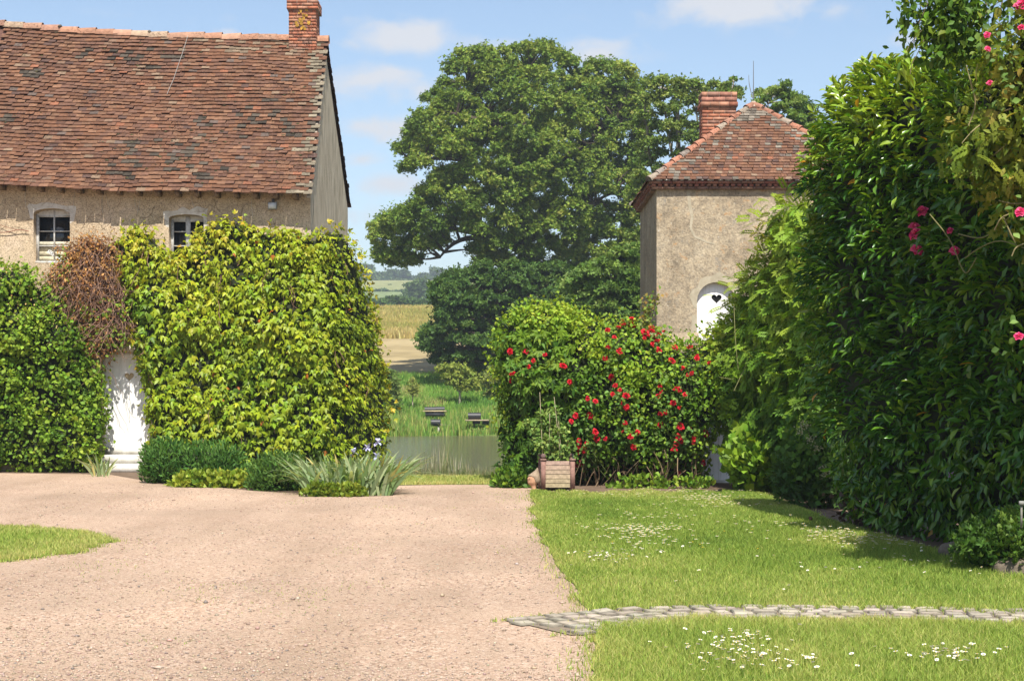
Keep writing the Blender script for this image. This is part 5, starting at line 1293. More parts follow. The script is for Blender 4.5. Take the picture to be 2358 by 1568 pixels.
for (px, py, s, lab) in ((2205, 1272, .13, 'mossy brown stone at the laurel foot beside the ivy mound'), (2345, 1312, .14, 'pale stone under the ivy mound near the lawn edge'), (2228, 1240, .10, 'rounded stone half hidden between laurel and ivy mound')):
    gx_, gy_ = G(px, py + 12); mb = MB(); rock(mb, (gx_, gy_, s * .35), (s * 1.5, s, s * .8), int(px)); o = mb.build('stone', M['stone'], None, (gx_, gy_, 0)); tag(o, lab, 'stone', 'stones at the laurel foot')
pm_ = plant('plant_marker', P(2352, 1190, 13.0), 'small pale plant marker on a stake in the ivy mound', 'plant label')
mb = MB(); a, b = P(2346, 1153, 13.0), P(2358, 1163, 13.0); mb.box(a[0], b[0], 12.99, 13.0, b[2], a[2], (.22, .22, .2)); mb.build('plate', M['wood'], pm_)
mb = MB(); a, b = P(2350, 1163, 13.01), P(2354, 1215, 13.01); mb.box(a[0], b[0], 13.002, 13.02, b[2], a[2], (.2, .19, .16)); mb.build('stake', M['wood'], pm_)

# ================================================================ daisies
def daisy_mesh(name, s, yellow=False):
    mb = MB(); n = 9; a = np.arange(n) / n * 6.283; c = (.80, .80, .77) if not yellow else (.72, .5, .03)
    v = np.array([(0, 0, .05)] + [(math.cos(q) * s, math.sin(q) * s, .05 + s * .25) for q in a] + [(math.cos(q) * s * .4, math.sin(q) * s * .4, .05 + s * .22) for q in a] + [(0, 0, .05 + s * .45)])
    mb.add(v, [(0, 1 + i, 1 + (i + 1) % n) for i in range(n)], c); mb.add(v, [(1 + n + i, 1 + n + (i + 1) % n, 2 * n + 1) for i in range(n)], (.72, .5, .04))
    mb.tube([(0, 0, 0), (.004, 0, .05)], .0015, 4, (.15, .22, .05), cap=False)
    me = mb.mesh(name); me.materials.append(M['petal']); return me
pts = []
for (x0, x1, y0, y1, n) in ((1290, 1710, 1134, 1152, 90), (1560, 1710, 1150, 1166, 90), (1500, 1760, 1168, 1182, 40), (1400, 1640, 1190, 1212, 30), (1370, 1560, 1222, 1245, 110), (1400, 1600, 1240, 1285, 70), (1315, 1480, 1280, 1308, 50), (1700, 1860, 1210, 1235, 22), (1840, 2010, 1228, 1258, 60), (1930, 2110, 1240, 1275, 90), (2060, 2320, 1275, 1345, 22), (1570, 1780, 1478, 1545, 70), (1600, 1900, 1520, 1568, 50), (2090, 2290, 1508, 1545, 60), (1400, 2300, 1150, 1390, 40), (1640, 1760, 1470, 1500, 14)):
    cx, cy = (x0 + x1) / 2, (y0 + y1) / 2
    q = np.stack([cx + rng.normal(0, .30, n) * (x1 - x0), cy + rng.normal(0, .30, n) * (y1 - y0)], -1); pts.append(q)
pts = np.concatenate(pts); g = np.stack(G(pts[:, 0], pts[:, 1]), -1)
ok = np.zeros(len(g), bool)
for nm in ('lawn', 'front_lawn'): ins, d = polydist(g[:, 0], g[:, 1], lawnP[nm]); ok |= ins & (d > .08)
g = g[ok & (g[:, 1] > 8.6)]; g = g[np.argsort(g[:, 1])]
dm = [daisy_mesh('daisy', s) for s in (.0112, .0128, .0142)]
nb = 300; mb = MB()
vv = np.array([q.co[:] for q in dm[1].vertices]); ff = np.array([list(p.vertices) for p in dm[1].polygons if len(p.vertices) == 3]); 
fcol = np.array([(.80, .80, .77)] * 9 + [(.72, .5, .04)] * 9)
for i, (x, y) in enumerate(g):
    if i < nb:
        o = bpy.data.objects.new('daisy', dm[i % 3]); link(o); o.location = (x, y, .014); o.rotation_euler = (rng.normal(.18, .18), rng.normal(0, .18), rng.uniform(0, 6)); o.scale = (rng.uniform(.85, 1.15),) * 2 + (rng.uniform(1, 1.25),)
        tag(o, 'tiny white daisy open in the lawn grass', 'daisy', 'daisies in the lawn')
    else: mb.add(vv * np.array([1.35, 1.35, 1.3]) * rng.uniform(.85, 1.2) + (x, y, .014), ff, fcol)
o = mb.build('daisy_carpet', M['petal']); tag(o, 'drifts of tiny white daisies farther up the lawn', 'daisies', None, 'stuff')
ym = daisy_mesh('buttercup', .012, True)
for (px, py) in ((1360, 1258), (1400, 1240), (1410, 1262), (1448, 1296), (1612, 1268), (1618, 1275), (1745, 1278), (1668, 1236), (1732, 1232), (1595, 1262), (1930, 1262), (1345, 1285)):
    x, y = G(px, py); o = bpy.data.objects.new('buttercup', ym); link(o); o.location = (x, y, .014); tag(o, 'tiny yellow flower among the daisies in the lawn', 'buttercup', 'yellow flowers in the lawn')
# ================================================================ planter, sculpture
PYp = 25.0
pl = thing('planter_box', (float(X_(1284, PYp)), PYp + .25, 0), 'square weathered wooden planter box with slatted sides on the lawn corner', 'planter')
Xp = lambda px: float(X_(px, PYp)); Zp = lambda py: float(Z_(py, PYp))
xl, xr = Xp(1246), Xp(1324); dep = .56; pw_ = Xp(1256.5) - xl; zt = Zp(1061)
rot = lambda v: v
def postmb(x, y): mb = MB(); mb.box(x, x + pw_, y, y + pw_, 0, zt + .005, np.array((.27, .15, .12)) * rng.uniform(.9, 1.1)); mb.box(x - .012, x + pw_ + .012, y - .012, y + pw_ + .012, zt + .006, zt + .03, (.25, .15, .12)); return mb
posts = [(xl, PYp), (xr - pw_, PYp), (xl - .035, PYp + dep), (xr - pw_ - .035, PYp + dep)]
for i, (x, y) in enumerate(posts):
    po = postmb(x, y).build('post', M['wood'], pl)
    if i in (0, 2, 3):
        mb = MB(); mb.smooth = True; rr = .043; a = np.linspace(-1.45, 1.57, 9); mb.lathe(np.stack([np.abs(rr * np.cos(a)), rr * np.sin(a)], -1), (x + pw_ / 2, y + pw_ / 2, zt + .03 + rr * .95), 14, (.16, .10, .09)); mb.build('ball_finial', M['wood'], po)
    elif i == 1:
        mb = MB(); mb.tube([(x + pw_ * .6, y + pw_ / 2, zt + .03), (x + pw_ * .6, y + pw_ / 2, zt + .11)], .004, 5, (.2, .2, .2)); mb.build('bare_screw', M['metal_grey'], po)
def panel(x0, y0, x1, y1):
    mb = MB(); nS = 6; z0 = .05; h = (zt - z0) / nS; d = np.array([x1 - x0, y1 - y0, 0]); L = np.linalg.norm(d); d /= L; nn = np.array([d[1], -d[0], 0])
    for k in range(nS):
        cz = z0 + k * h; g_ = k / (nS - 1); c = np.array((.40, .33, .20)) * (1 - g_) + np.array((.36, .25, .20)) * g_; c = c * rng.uniform(.85, 1.15)
        a = np.array([x0, y0, cz + .004]); b = a + d * L; j = rng.uniform(-.004, .004)
        mb.prism([a + nn * (.006 + j), b + nn * (.006 - j), b + nn * (.006 - j) + UP * (h - .008), a + nn * (.006 + j) + UP * (h - .008)], -nn * .022, c)
    return mb
i0 = pw_ / 2
panel(xl + pw_, PYp + i0, xr - pw_, PYp + i0).build('slatted_panel', M['wood'], pl)
panel(xl + i0 - .035, PYp + dep, xl + i0, PYp + pw_).build('slatted_panel', M['wood'], pl)
panel(xr - i0, PYp + pw_, xr - i0 - .035, PYp + dep).build('slatted_panel', M['wood'], pl)
panel(xr - pw_ - .035, PYp + dep + i0, xl + pw_ - .035, PYp + dep + i0).build('slatted_panel', M['wood'], pl)
mb = MB(); mb.poly([(xl + .03, PYp + .06, zt - .06), (xr - .03, PYp + .06, zt - .06), (xr - .06, PYp + dep, zt - .06), (xl, PYp + dep, zt - .06)], (.08, .055, .04)); mb.build('potting_soil', M['ground'], pl)
# shrub growing in it with its canes
ps = thing('potted_shrub', (float(X_(1284, 25.3)), 25.3, zt - .06), 'leafy green shrub tied to bamboo canes in the wooden planter', 'shrub')
mb = MB(); m = 950; pos = []; cl_ = [(1235, 985, 20), (1262, 975, 22), (1295, 990, 20), (1240, 1020, 22), (1268, 1015, 22), (1305, 1025, 18), (1262, 1045, 22), (1290, 1048, 16), (1250, 955, 14), (1278, 950, 14), (1216, 975, 10), (1300, 1055, 12)]
for k in range(m):
    a, b, r = cl_[rng.integers(len(cl_))]; q = nrmz(rnd3(1))[0] * r * rng.uniform(.2, 1) ** .6; pos.append(P(a + q[0], b + q[2], 25.3 + q[1] / 140))
pos = np.array(pos); place(mb, T_ovate(.7, .06, .12), pos, rnd3(m, .6) - UP * .25, rnd3(m, .4) + np.array([0, -.5, .6]), rng.uniform(.05, .085, m), mixcol([(.06, .12, .03), (.12, .19, .05), (.19, .25, .08)], rng.uniform(0, 1, m))); mb.build('foliage', M['leaf'], ps)
for (a, b, c, d_) in ((1243, 903, 1250, 1066), (1266, 952, 1264, 1066), (1276, 914, 1292, 1066), (1286, 970, 1294, 1066)):
    mb = MB(); mb.tube([P(a, b, 25.2), P(c, d_, 25.3)], .0055, 6, (.50, .43, .28)); mb.build('bamboo_cane', M['wood'], ps)
mb = MB()
for k in range(16): mb.tube(smooth_path([np.array([float(X_(1284, 25.3)) + rng.normal(0, .06), 25.3, zt - .06]), pos[rng.integers(m)]], 5), .005, 5, (.16, .17, .06), cap=False)
mb.build('stem', M['twig'], ps)
# terracotta bust: a head in profile on a neck with a pointed hood
bx, by = float(X_(1227, 24.9)), 24.9; SS = 24.9 / F
bust = thing('terracotta_head', (bx, by, 0), 'terracotta head sculpture with a pointed hood standing beside the planter', 'sculpture')
zb_ = lambda py: float(Z_(py, by)); xb_ = lambda px: float(X_(px, by))
def blob(mb, rings, col):
    """rings: (cx, cz, rx, ry) stacked cross-sections joined into one skin"""
    th = np.arange(16) / 16 * 6.283; V = []
    for cx_, cz_, rx, ry in rings: V.append(np.stack([cx_ + rx * np.cos(th), by + ry * np.sin(th), np.full(16, cz_)], -1))
    n = len(V); V = np.concatenate(V); mb.add(V, [(i * 16 + k, i * 16 + (k + 1) % 16, (i + 1) * 16 + (k + 1) % 16, (i + 1) * 16 + k) for i in range(n - 1) for k in range(16)], col)
    mb.poly(V[:16][::-1], col); mb.poly(V[-16:], col)
CL = (.50, .28, .17); mb = MB(); mb.smooth = True
R = lambda l, r, py, ry: ((xb_(l) + xb_(r)) / 2, zb_(py), (xb_(r) - xb_(l)) / 2, ry * SS)
blob(mb, [R(1224, 1238, 1137, 7), R(1224, 1236, 1128, 6.4), R(1223.5, 1234.5, 1122, 5.8), R(1222, 1234.5, 1118, 6), R(1218, 1236, 1115, 7.5), R(1215.5, 1238, 1112.5, 9), R(1215, 1239, 1110.5, 9.7), R(1214.6, 1240, 1108.6, 10), R(1215.2, 1240, 1107.4, 10), R(1214.2, 1240, 1106, 10.2), R(1215.4, 1240.5, 1104.6, 10.3), R(1213.6, 1241, 1102.6, 10.4), R(1214.8, 1241, 1100.5, 10.4), R(1216.2, 1241, 1098, 10.2), R(1217.0, 1240.5, 1096, 9.8), R(1218.5, 1240, 1093.5, 9), R(1222, 1238, 1091, 7)], CL)
mb.build('head', M['stone'], bust)
mb = MB(); mb.smooth = True
for sgn in (-1,):   # eye sockets and brow on the profile
    mb.lathe([(0, .009), (.007, .006), (.010, 0)], (xb_(1219), by + sgn * 9.2 * SS, zb_(1100)), 10, (.42, .25, .16))
mb.build('eye', M['stone'], bust)
mb = MB(); mb.smooth = True
blob(mb, [R(1231, 1241, 1112, 8), R(1228, 1244, 1109, 10.3), R(1226, 1244.5, 1104, 11.2), R(1223.5, 1243.5, 1099, 11.5), R(1217, 1243, 1096, 11.5), R(1215.5, 1242.8, 1094.5, 11), R(1218, 1242.5, 1092.5, 9.6), R(1222, 1242, 1090, 8), R(1226, 1241, 1087, 6), R(1231, 1240, 1083.5, 3.6), R(1234.5, 1239.5, 1080, 2.2), R(1236.3, 1238.3, 1076.5, .8)], (.27, .20, .14))
mb.build('pointed_hood', M['stone'], bust)

# ================================================================ nest boxes in the far reeds
def nestthing(label, px, py, Y): return thing('nest_box', (float(X_(px, Y)), Y, float(terr(X_(px, Y), Y))), label, 'nest box', 'black nest boxes in the reeds')
BK = (.022, .022, .025)
def half_tube(mb, x0, x1, Y, zc, r, col, full=True):
    th = np.linspace(0, 2 * math.pi, 17) if full else np.linspace(-.2, math.pi + .2, 12); n = len(th)
    for rr in (r, r * .9):
        v = np.concatenate([np.stack([np.full(n, x), Y + rr * np.cos(th), zc + rr * np.sin(th)], -1) for x in (x0, x1)]); mb.add(v, [(i, i + 1, i + 1 + n, i + n) for i in range(n - 1)], col)
    for x in (x0, x1):
        v = np.concatenate([np.stack([np.full(n, x), Y + rr * np.cos(th), zc + rr * np.sin(th)], -1) for rr in (r, r * .9)]); mb.add(v, [(i, i + 1, i + 1 + n, i + n) for i in range(n - 1)], col)
Y = 79.6; XX = lambda px: float(X_(px, Y)); ZZ = lambda py: float(Z_(py, Y))
a = nestthing('long low black nest box with two arched tops among the bank reeds', 1001, 950, Y)
mb = MB(); half_tube(mb, XX(978), XX(1004), Y, ZZ(943), .14, BK, False); half_tube(mb, XX(1002), XX(1024), Y + .02, ZZ(942.5), .14, BK, False); mb.build('arched_top', M['metal_grey'], a)
mb = MB(); mb.box(XX(974), XX(1028), Y - .3, Y + .3, ZZ(948), ZZ(945), (.42, .33, .2)); mb.build('deck', M['wood'], a)
mb = MB(); mb.box(XX(980), XX(1026), Y - .25, Y + .25, ZZ(958), ZZ(948) - .004, (.05, .05, .055)); mb.build('float', M['metal_grey'], a)

for q in (986, 1018): mb = MB(); mb.box(XX(q), XX(q) + .07, Y - .05, Y + .05, ZZ(958) - 1.2, ZZ(958) - .003, (.2, .16, .1)); mb.build('post', M['wood'], a)
Y = 75.6; a = nestthing('round black nest box on a post with its open end showing', 1006, 985, Y)
mb = MB(); half_tube(mb, XX(992), XX(1014), Y, ZZ(973), .17, BK); mb.build('barrel', M['metal_grey'], a)
mb = MB(); mb.box(XX(1008), XX(1012), Y - .05, Y + .05, -.9, ZZ(981), (.35, .33, .28)); mb.build('post', M['wood'], a)
mb = MB(); mb.box(XX(1014) + .01, XX(1036), Y - .03, Y + .03, ZZ(978.5), ZZ(977.5), (.42, .36, .24)); mb.build('perch', M['wood'], a)
Y = 76.4; a = nestthing('black nest drum lying on a plank platform above the reeds', 1096, 985, Y)
mb = MB(); half_tube(mb, XX(1078), XX(1107), Y, ZZ(958), .17, BK); mb.build('barrel', M['metal_grey'], a)
mb = MB(); mb.box(XX(1072), XX(1126), Y - .35, Y + .35, ZZ(969), ZZ(966), (.36, .29, .19)); mb.build('deck', M['wood'], a)
mb = MB(); mb.box(XX(1088), XX(1106), Y - .25, Y + .25, ZZ(976), ZZ(969) - .004, BK); mb.build('float', M['metal_grey'], a); mb = MB(); mb.box(XX(1111), XX(1126), Y - .25, Y + .25, ZZ(977), ZZ(969) - .005, BK); mb.build('float', M['metal_grey'], a)

for q in (1090, 1122): mb = MB(); mb.box(XX(q), XX(q) + .08, Y - .05, Y + .05, -.9, ZZ(976) - .004, (.15, .12, .09)); mb.build('post', M['wood'], a)

# ================================================================ trees
OAKP = [(.055, .10, .022), (.10, .168, .03), (.158, .225, .042), (.215, .258, .065)]
zo = lambda pts: [(802.4 + x * .4909, 49.1 + y * .4909) for x, y in pts]
def tree(name, label, cat, base, polys, Y, rad, nleaf, leaf, pal, trunk, layers=(-.55, 0, .55), depth=5, holes=(), group=None, limbs=(), mat='leaf', tr=.3, twigs=.012, seed=3, inset=.55, flat=.7, barkc=(.13, .10, .075), spacing=1.1, maxtwig=9):
    t_ = thing(name, tuple(base), label, cat, group)
    mb = MB(); cs = []
    for pg in polys: cs.append(crown(mb, pg, Y, rad, nleaf // len(polys), leaf, pal, layers, depth, holes, None, flat, 0, seed, 0, inset, spacing))
    mb.build('crown', M[mat], t_)
    cs = np.concatenate(cs); tb = MB(); tb.smooth = True
    tp = smooth_path(trunk, 14); tb.tube(tp, np.linspace(tr, tr * .35, 14) * (1 + .05 * rng.normal(size=14)), 9, barkc)
    ends = [tp]
    for lm in limbs:
        q = smooth_path(lm, 12); tb.tube(q, np.linspace(tr * .42, tr * .10, 12), 7, barkc); ends.append(q)
    allp = np.concatenate(ends)
    for (x, y, yy) in cs:
        c = P(x, y, yy); d = np.linalg.norm(allp - c, axis=1) + np.clip(allp[:, 2] - c[2], 0, 9) * 2; s_ = allp[np.argmin(d)]
        if d.min() > maxtwig: continue
        tb.tube(smooth_path([s_, (s_ + c) / 2 + rnd3(1, .12 * np.linalg.norm(c - s_))[0] + UP * .1, c], 7), np.linspace(tr * .14 + twigs, twigs * .6, 7), 5, barkc, cap=False)
    tb.build('trunk', M['bark'], t_)
    return t_
YO = 96.0
sil = zo([(520, 140), (560, 150), (640, 120), (700, 135), (770, 110), (860, 88), (940, 100), (990, 140), (1070, 160), (1100, 205), (1180, 185), (1290, 195), (1350, 235), (1385, 300), (1400, 420), (1400, 640), (1370, 760), (1370, 900), (1370, 1060), (1300, 1180), (1100, 1200), (960, 1200), (800, 1190), (680, 1180), (600, 1140), (560, 1070), (570, 1010), (520, 985), (480, 1010), (420, 1080), (330, 1140), (300, 1195), (250, 1150), (150, 1140), (90, 1060), (58, 1000), (120, 940), (205, 890), (320, 840), (340, 760), (450, 690), (530, 650), (430, 690), (330, 690), (260, 715), (232, 680), (255, 640), (180, 590), (260, 545), (290, 490), (310, 420), (340, 340), (430, 300), (460, 250), (455, 190), (505, 185)])
holes = [zo(h) for h in ([(890, 1085), (960, 1080), (985, 1160), (915, 1170)], [(1010, 800), (1060, 790), (1060, 850), (1010, 860)], [(700, 560), (760, 540), (780, 590), (720, 610)], [(640, 880), (690, 870), (700, 910), (650, 920)], [(1100, 540), (1190, 560), (1170, 620), (1110, 600)], [(1100, 830), (1190, 800), (1180, 850), (1110, 880)], [(560, 330), (600, 320), (610, 370), (570, 370)], [(760, 260), (810, 250), (820, 300), (770, 300)], [(430, 640), (530, 640), (520, 690), (420, 700)])]
ob = np.array([float(X_(1205, YO)), YO, float(terr(X_(1205, YO), YO)) - .1])
Oz = lambda x, y, dy=0: P(802.4 + x * .4909, 49.1 + y * .4909, YO + dy)
tree('oak_tree', 'great spreading oak rising behind the pond between the farmhouse and the tower', 'tree', ob, [sil], YO, 17, 190000, .19, OAKP,
     [ob, Oz(830, 1400), Oz(835, 1150), Oz(825, 900), Oz(815, 650), Oz(810, 450), Oz(830, 250)], (-.75, -.15, .5), 6.2, holes,
     limbs=[[Oz(830, 1080), Oz(700, 1030, -1), Oz(570, 1005, -2), Oz(480, 1045, -2.2), Oz(430, 1105, -2.3)], [Oz(828, 1060), Oz(640, 1000, -2), Oz(420, 960, -1), Oz(260, 960, -.5)], [Oz(825, 800), Oz(640, 700, -1), Oz(520, 640, -2), Oz(300, 650, -2)], [Oz(825, 760), Oz(960, 680), Oz(1080, 600, -1), Oz(1250, 480, -1)], [Oz(828, 980), Oz(1000, 950, -1), Oz(1130, 860, -1), Oz(1240, 800, -1)], [Oz(815, 620), Oz(700, 480, -1), Oz(560, 300, -1)], [Oz(812, 560), Oz(940, 400, 1), Oz(1050, 250, 1)], [Oz(815, 560), Oz(640, 470, -2.5), Oz(430, 420, -3)]],
     tr=.62, inset=.45, flat=1.0, barkc=(.07, .055, .04), spacing=1.5, maxtwig=2.4)
lowp = zo([(520, 1165), (640, 1130), (760, 1120), (900, 1130), (1000, 1120), (1080, 1200), (1110, 1330), (1080, 1480), (1010, 1600), (900, 1690), (760, 1700), (640, 1690), (520, 1680), (430, 1650), (375, 1570), (330, 1470), (345, 1430), (430, 1390), (395, 1300), (398, 1225)])
hb = np.array([float(X_(1150, 92)), 92.0, float(terr(X_(1150, 92), 92))])
tree('hawthorn_tree', 'dark low thicket tree with drooping leaves crowding the oak trunk', 'tree', hb, [lowp], 92.0, 18, 56000, .20, [(.028, .065, .018), (.055, .11, .026), (.10, .165, .038)], [hb, P(1150, 780, 92), P(1160, 690, 92)], (-.6, 0, .6), 4.0, tr=.25, seed=9, spacing=1.35)
# trees behind the tower
bp1 = [(1478, 205), (1500, 175), (1540, 168), (1580, 180), (1620, 190), (1652, 185), (1690, 164), (1714, 182), (1700, 225), (1690, 270), (1690, 420), (1660, 560), (1610, 600), (1600, 780), (1440, 780), (1440, 640), (1455, 420), (1460, 300)]
Yb = 76.0; b1 = np.array([float(X_(1560, Yb)), Yb, -.6])
tree('ash_tree', 'lighter airy tree with pale branches showing, behind the tower chimney', 'tree', b1, [bp1], Yb, 17, 30000, .16, [(.06, .11, .028), (.12, .18, .045), (.19, .24, .075)], [b1, P(1560, 700, Yb), P(1565, 450, Yb), P(1560, 250, Yb)], (-.5, .3), 3.0, limbs=[[P(1562, 420, Yb), P(1540, 320, Yb), P(1525, 210, Yb)], [P(1565, 470, Yb), P(1610, 330, Yb), P(1600, 210, Yb)], [P(1565, 470, Yb), P(1650, 320, Yb), P(1690, 190, Yb)], [P(1562, 520, Yb), P(1500, 400, Yb), P(1485, 260, Yb)]], tr=.24, seed=13, spacing=1.6, twigs=.02, barkc=(.26, .23, .18))
bp2 = [(1735, 222), (1752, 205), (1786, 200), (1812, 184), (1822, 200), (1845, 212), (1866, 245), (1870, 285), (1895, 296), (1925, 300), (1945, 330), (1945, 520), (1740, 520), (1725, 300)]
b2 = np.array([float(X_(1830, 70)), 70.0, -.6])
tree('alder_tree', 'rounded green tree rising behind the tower roof beside the lightning rod', 'tree', b2, [bp2], 70.0, 15, 18000, .15, [(.05, .10, .024), (.10, .165, .036), (.16, .22, .06)], [b2, P(1830, 600, 70), P(1820, 300, 70)], (-.5, .3), 2.5, limbs=[[P(1825, 420, 70), P(1780, 300, 70), P(1765, 225, 70)], [P(1825, 420, 70), P(1870, 330, 70), P(1900, 310, 70)]], tr=.2, seed=14, spacing=1.5, twigs=.016, barkc=(.2, .17, .13))
bp3 = [(1310, 640), (1360, 600), (1420, 570), (1490, 560), (1530, 600), (1530, 800), (1280, 800), (1285, 700)]
b3 = np.array([float(X_(1410, 66)), 66.0, -.9])
tree('hazel_tree', 'bushy mid green tree filling the space between oak and tower wall', 'tree', b3, [bp3], 66.0, 20, 16000, .2, [(.04, .085, .02), (.08, .145, .03), (.13, .19, .05)], [b3, P(1410, 760, 66), P(1420, 620, 66)], (-.5, .4), 2.4, limbs=[[P(1412, 780, 66), P(1385, 700, 66), P(1345, 630, 66)], [P(1412, 780, 66), P(1470, 690, 66), P(1490, 600, 66)]], tr=.16, seed=15)
# small trees on the bank
def small(name, label, cat, px, pyb, poly, n, leaf, pal, limbs_px, rad=11, bark=(.3, .26, .2), tr=.07):
    b = onterr(px, pyb); Y = b[1]
    return tree(name, label, cat, b, [poly], Y, rad, n, leaf, pal, [b, P(px, pyb - 25, Y), P(limbs_px[0][0], limbs_px[0][1], Y)], (-.4, .4), .8, limbs=[[P(px, pyb - 25, Y), P(a, b_, Y)] for a, b_ in limbs_px], tr=tr, seed=17, twigs=.008, barkc=bark)
small('willow_sapling', 'small pale yellow-green tree with bare branches on the bank in front of the oak', 'tree', 1059, 930, [(1005, 842), (1040, 836), (1075, 845), (1104, 868), (1106, 905), (1060, 905), (1028, 890)], 1500, .16, [(.12, .17, .04), (.22, .26, .06)], [(1050, 848), (1020, 850), (1030, 872), (1085, 880), (1070, 862)])
small('thorn_bush', 'leggy grey-twigged bush at the hedge end on the far bank', 'bush', 1146, 920, [(1112, 880), (1125, 842), (1150, 838), (1165, 860), (1165, 918), (1115, 915)], 1300, .15, [(.10, .14, .04), (.19, .22, .07)], [(1126, 846), (1134, 850), (1150, 850), (1120, 900)], bark=(.38, .34, .28))
small('young_sapling', 'thin young sapling with a slim stem on the grassy bank', 'tree', 950, 943, [(938, 880), (948, 866), (962, 876), (966, 905), (950, 915), (936, 905)], 260, .13, [(.14, .18, .05), (.24, .26, .09)], [(950, 872), (942, 886), (960, 888)], 8, (.36, .3, .22), .04)
small('bank_shrub', 'loose grey-green shrub at the near edge of the far bank by the ivy', 'shrub', 900, 960, [(884, 860), (900, 850), (918, 880), (926, 925), (925, 960), (880, 965)], 1500, .16, [(.08, .13, .04), (.14, .19, .06)], [(900, 862), (912, 890), (890, 890)])
# far hedgerow, field trees and the wooded skyline
FAR = [(.035, .07, .03), (.06, .105, .038), (.09, .135, .05)]
def fartree(name, label, px, half, pyb, pyt, Y, n, leaf, rad, group=None, seed=1):
    w = half; poly = [(px - w * .7, pyb), (px - w, pyb - (pyb - pyt) * .4), (px - w * .75, pyb - (pyb - pyt) * .8), (px - w * .2, pyt), (px + w * .35, pyt + 2), (px + w * .85, pyb - (pyb - pyt) * .7), (px + w, pyb - (pyb - pyt) * .3), (px + w * .7, pyb)]
    x = float(X_(px, Y)); b = np.array([x, Y, float(terr(x, Y))])
    return tree(name, label, 'tree', b, [poly], Y, rad, n, leaf, FAR, [b, P(px, (pyb + pyt) / 2, Y)], (-.5, .5), half / F * Y, group=group, mat='leaf_far', tr=.3, twigs=.05, seed=seed)
fartree('field_tree', 'big round tree standing in the middle of the distant fields', 970, 36, 704, 644, 430, 3000, 1.0, 9, None, 3)
fartree('field_bush', 'tiny lone bush in the pale distant field', 899, 4.5, 663, 656, 640, 90, .8, 3, None, 4)
lab = ['first distant skyline tree beside the ivy edge, tall and dark', 'low skyline trees left of the small round one', 'small round skyline tree left of the sky gap', 'low skyline tree at the sky gap under the oak bough']
for i, (px, hf, pt) in enumerate([(846, 24, 608), (884, 16, 628), (908, 15, 620), (932, 14, 624)]):
    fartree('skyline_tree', ['tall dark skyline tree beside the ivy corner', 'low skyline tree between the tall one and the round one', 'small round skyline tree on the hilltop', 'low skyline tree under the drooping oak bough'][i], px, hf, 650, pt, 735 + 6 * i, 900, 1.5, 7, 'trees on the far skyline', 5 + i)
for i, (px, hf, pt) in enumerate([(975, 22, 632), (1010, 26, 617), (1045, 24, 620), (1085, 26, 622)]):
    fartree('skyline_tree', ['low skyline tree at the edge of the far wood', 'tallest bluish skyline tree of the far wood', 'bluish skyline tree right beside the oak foliage', 'skyline tree mostly hidden behind the oak foliage'][i], px, hf, 654, pt, 760 + 8 * i, 1100, 1.6, 8, 'trees of the far wood', 15 + i)
def hedgerow(name, label, x0, x1, pt, pb, Y, n, leaf, rad, seed):
    x = float(X_((x0 + x1) / 2, Y)); h = thing(name, (x, Y, float(terr(x, Y))), label, 'hedgerow'); mb = MB(); xs_ = np.linspace(x0, x1, 18)
    top = [(a, pt + 5 * (noise3(a / 14, seed, 0, seed) - .5) * 2) for a in xs_]; crown(mb, top + [(x1, pb), (x0, pb)], Y, rad, n, leaf, FAR, (-.5, .5), 3, (), None, .8, 0, seed, 0, .2); mb.build('foliage', M['leaf_far'], h)
hedgerow('hedgerow', 'dark bushy hedgerow along the top of the wheat field', 800, 1060, 693, 722, 290, 5200, .8, 9, 21)
hedgerow('hedgerow', 'thin dark hedgerow line between the two distant green fields', 800, 1010, 669, 677, 575, 1500, .9, 4, 23)
hedgerow('hedgerow', 'low hedge along the skyline field edge below the hilltop trees', 800, 1100, 643, 652, 728, 1800, 1.1, 4.5, 25)

# ================================================================ air, sky, sun, camera
t = NT('haze'); vp = t.n('ShaderNodeVolumePrincipled'); vp.inputs['Color'].default_value = (.80, .88, 1, 1); vp.inputs['Density'].default_value = HAZE; vp.inputs['Anisotropy'].default_value = .2
t.L.new(vp.outputs[0], t.out.inputs['Volume'])
mb = MB(); mb.box(-760, 760, -90, 1560, -4, 95); o = mb.build('haze', t.m); o['kind'] = 'stuff'

w = bpy.data.worlds.new('World'); sc.world = w; w.use_nodes = True; nt = w.node_tree; nt.nodes.clear(); L = nt.links
N_ = lambda typ, **k: [nd := nt.nodes.new(typ), [setattr(nd, a, b) for a, b in k.items()]][0]
out = N_('ShaderNodeOutputWorld'); bg = N_('ShaderNodeBackground'); L.new(bg.outputs[0], out.inputs[0])
sky = N_('ShaderNodeTexSky', sky_type='NISHITA', sun_disc=False); sky.sun_elevation = SUN_EL; sky.sun_rotation = math.pi - SUN_AZ; sky.air_density = 1.0; sky.dust_density = SKY_DUST; sky.ozone_density = 1.0; sky.altitude = 0
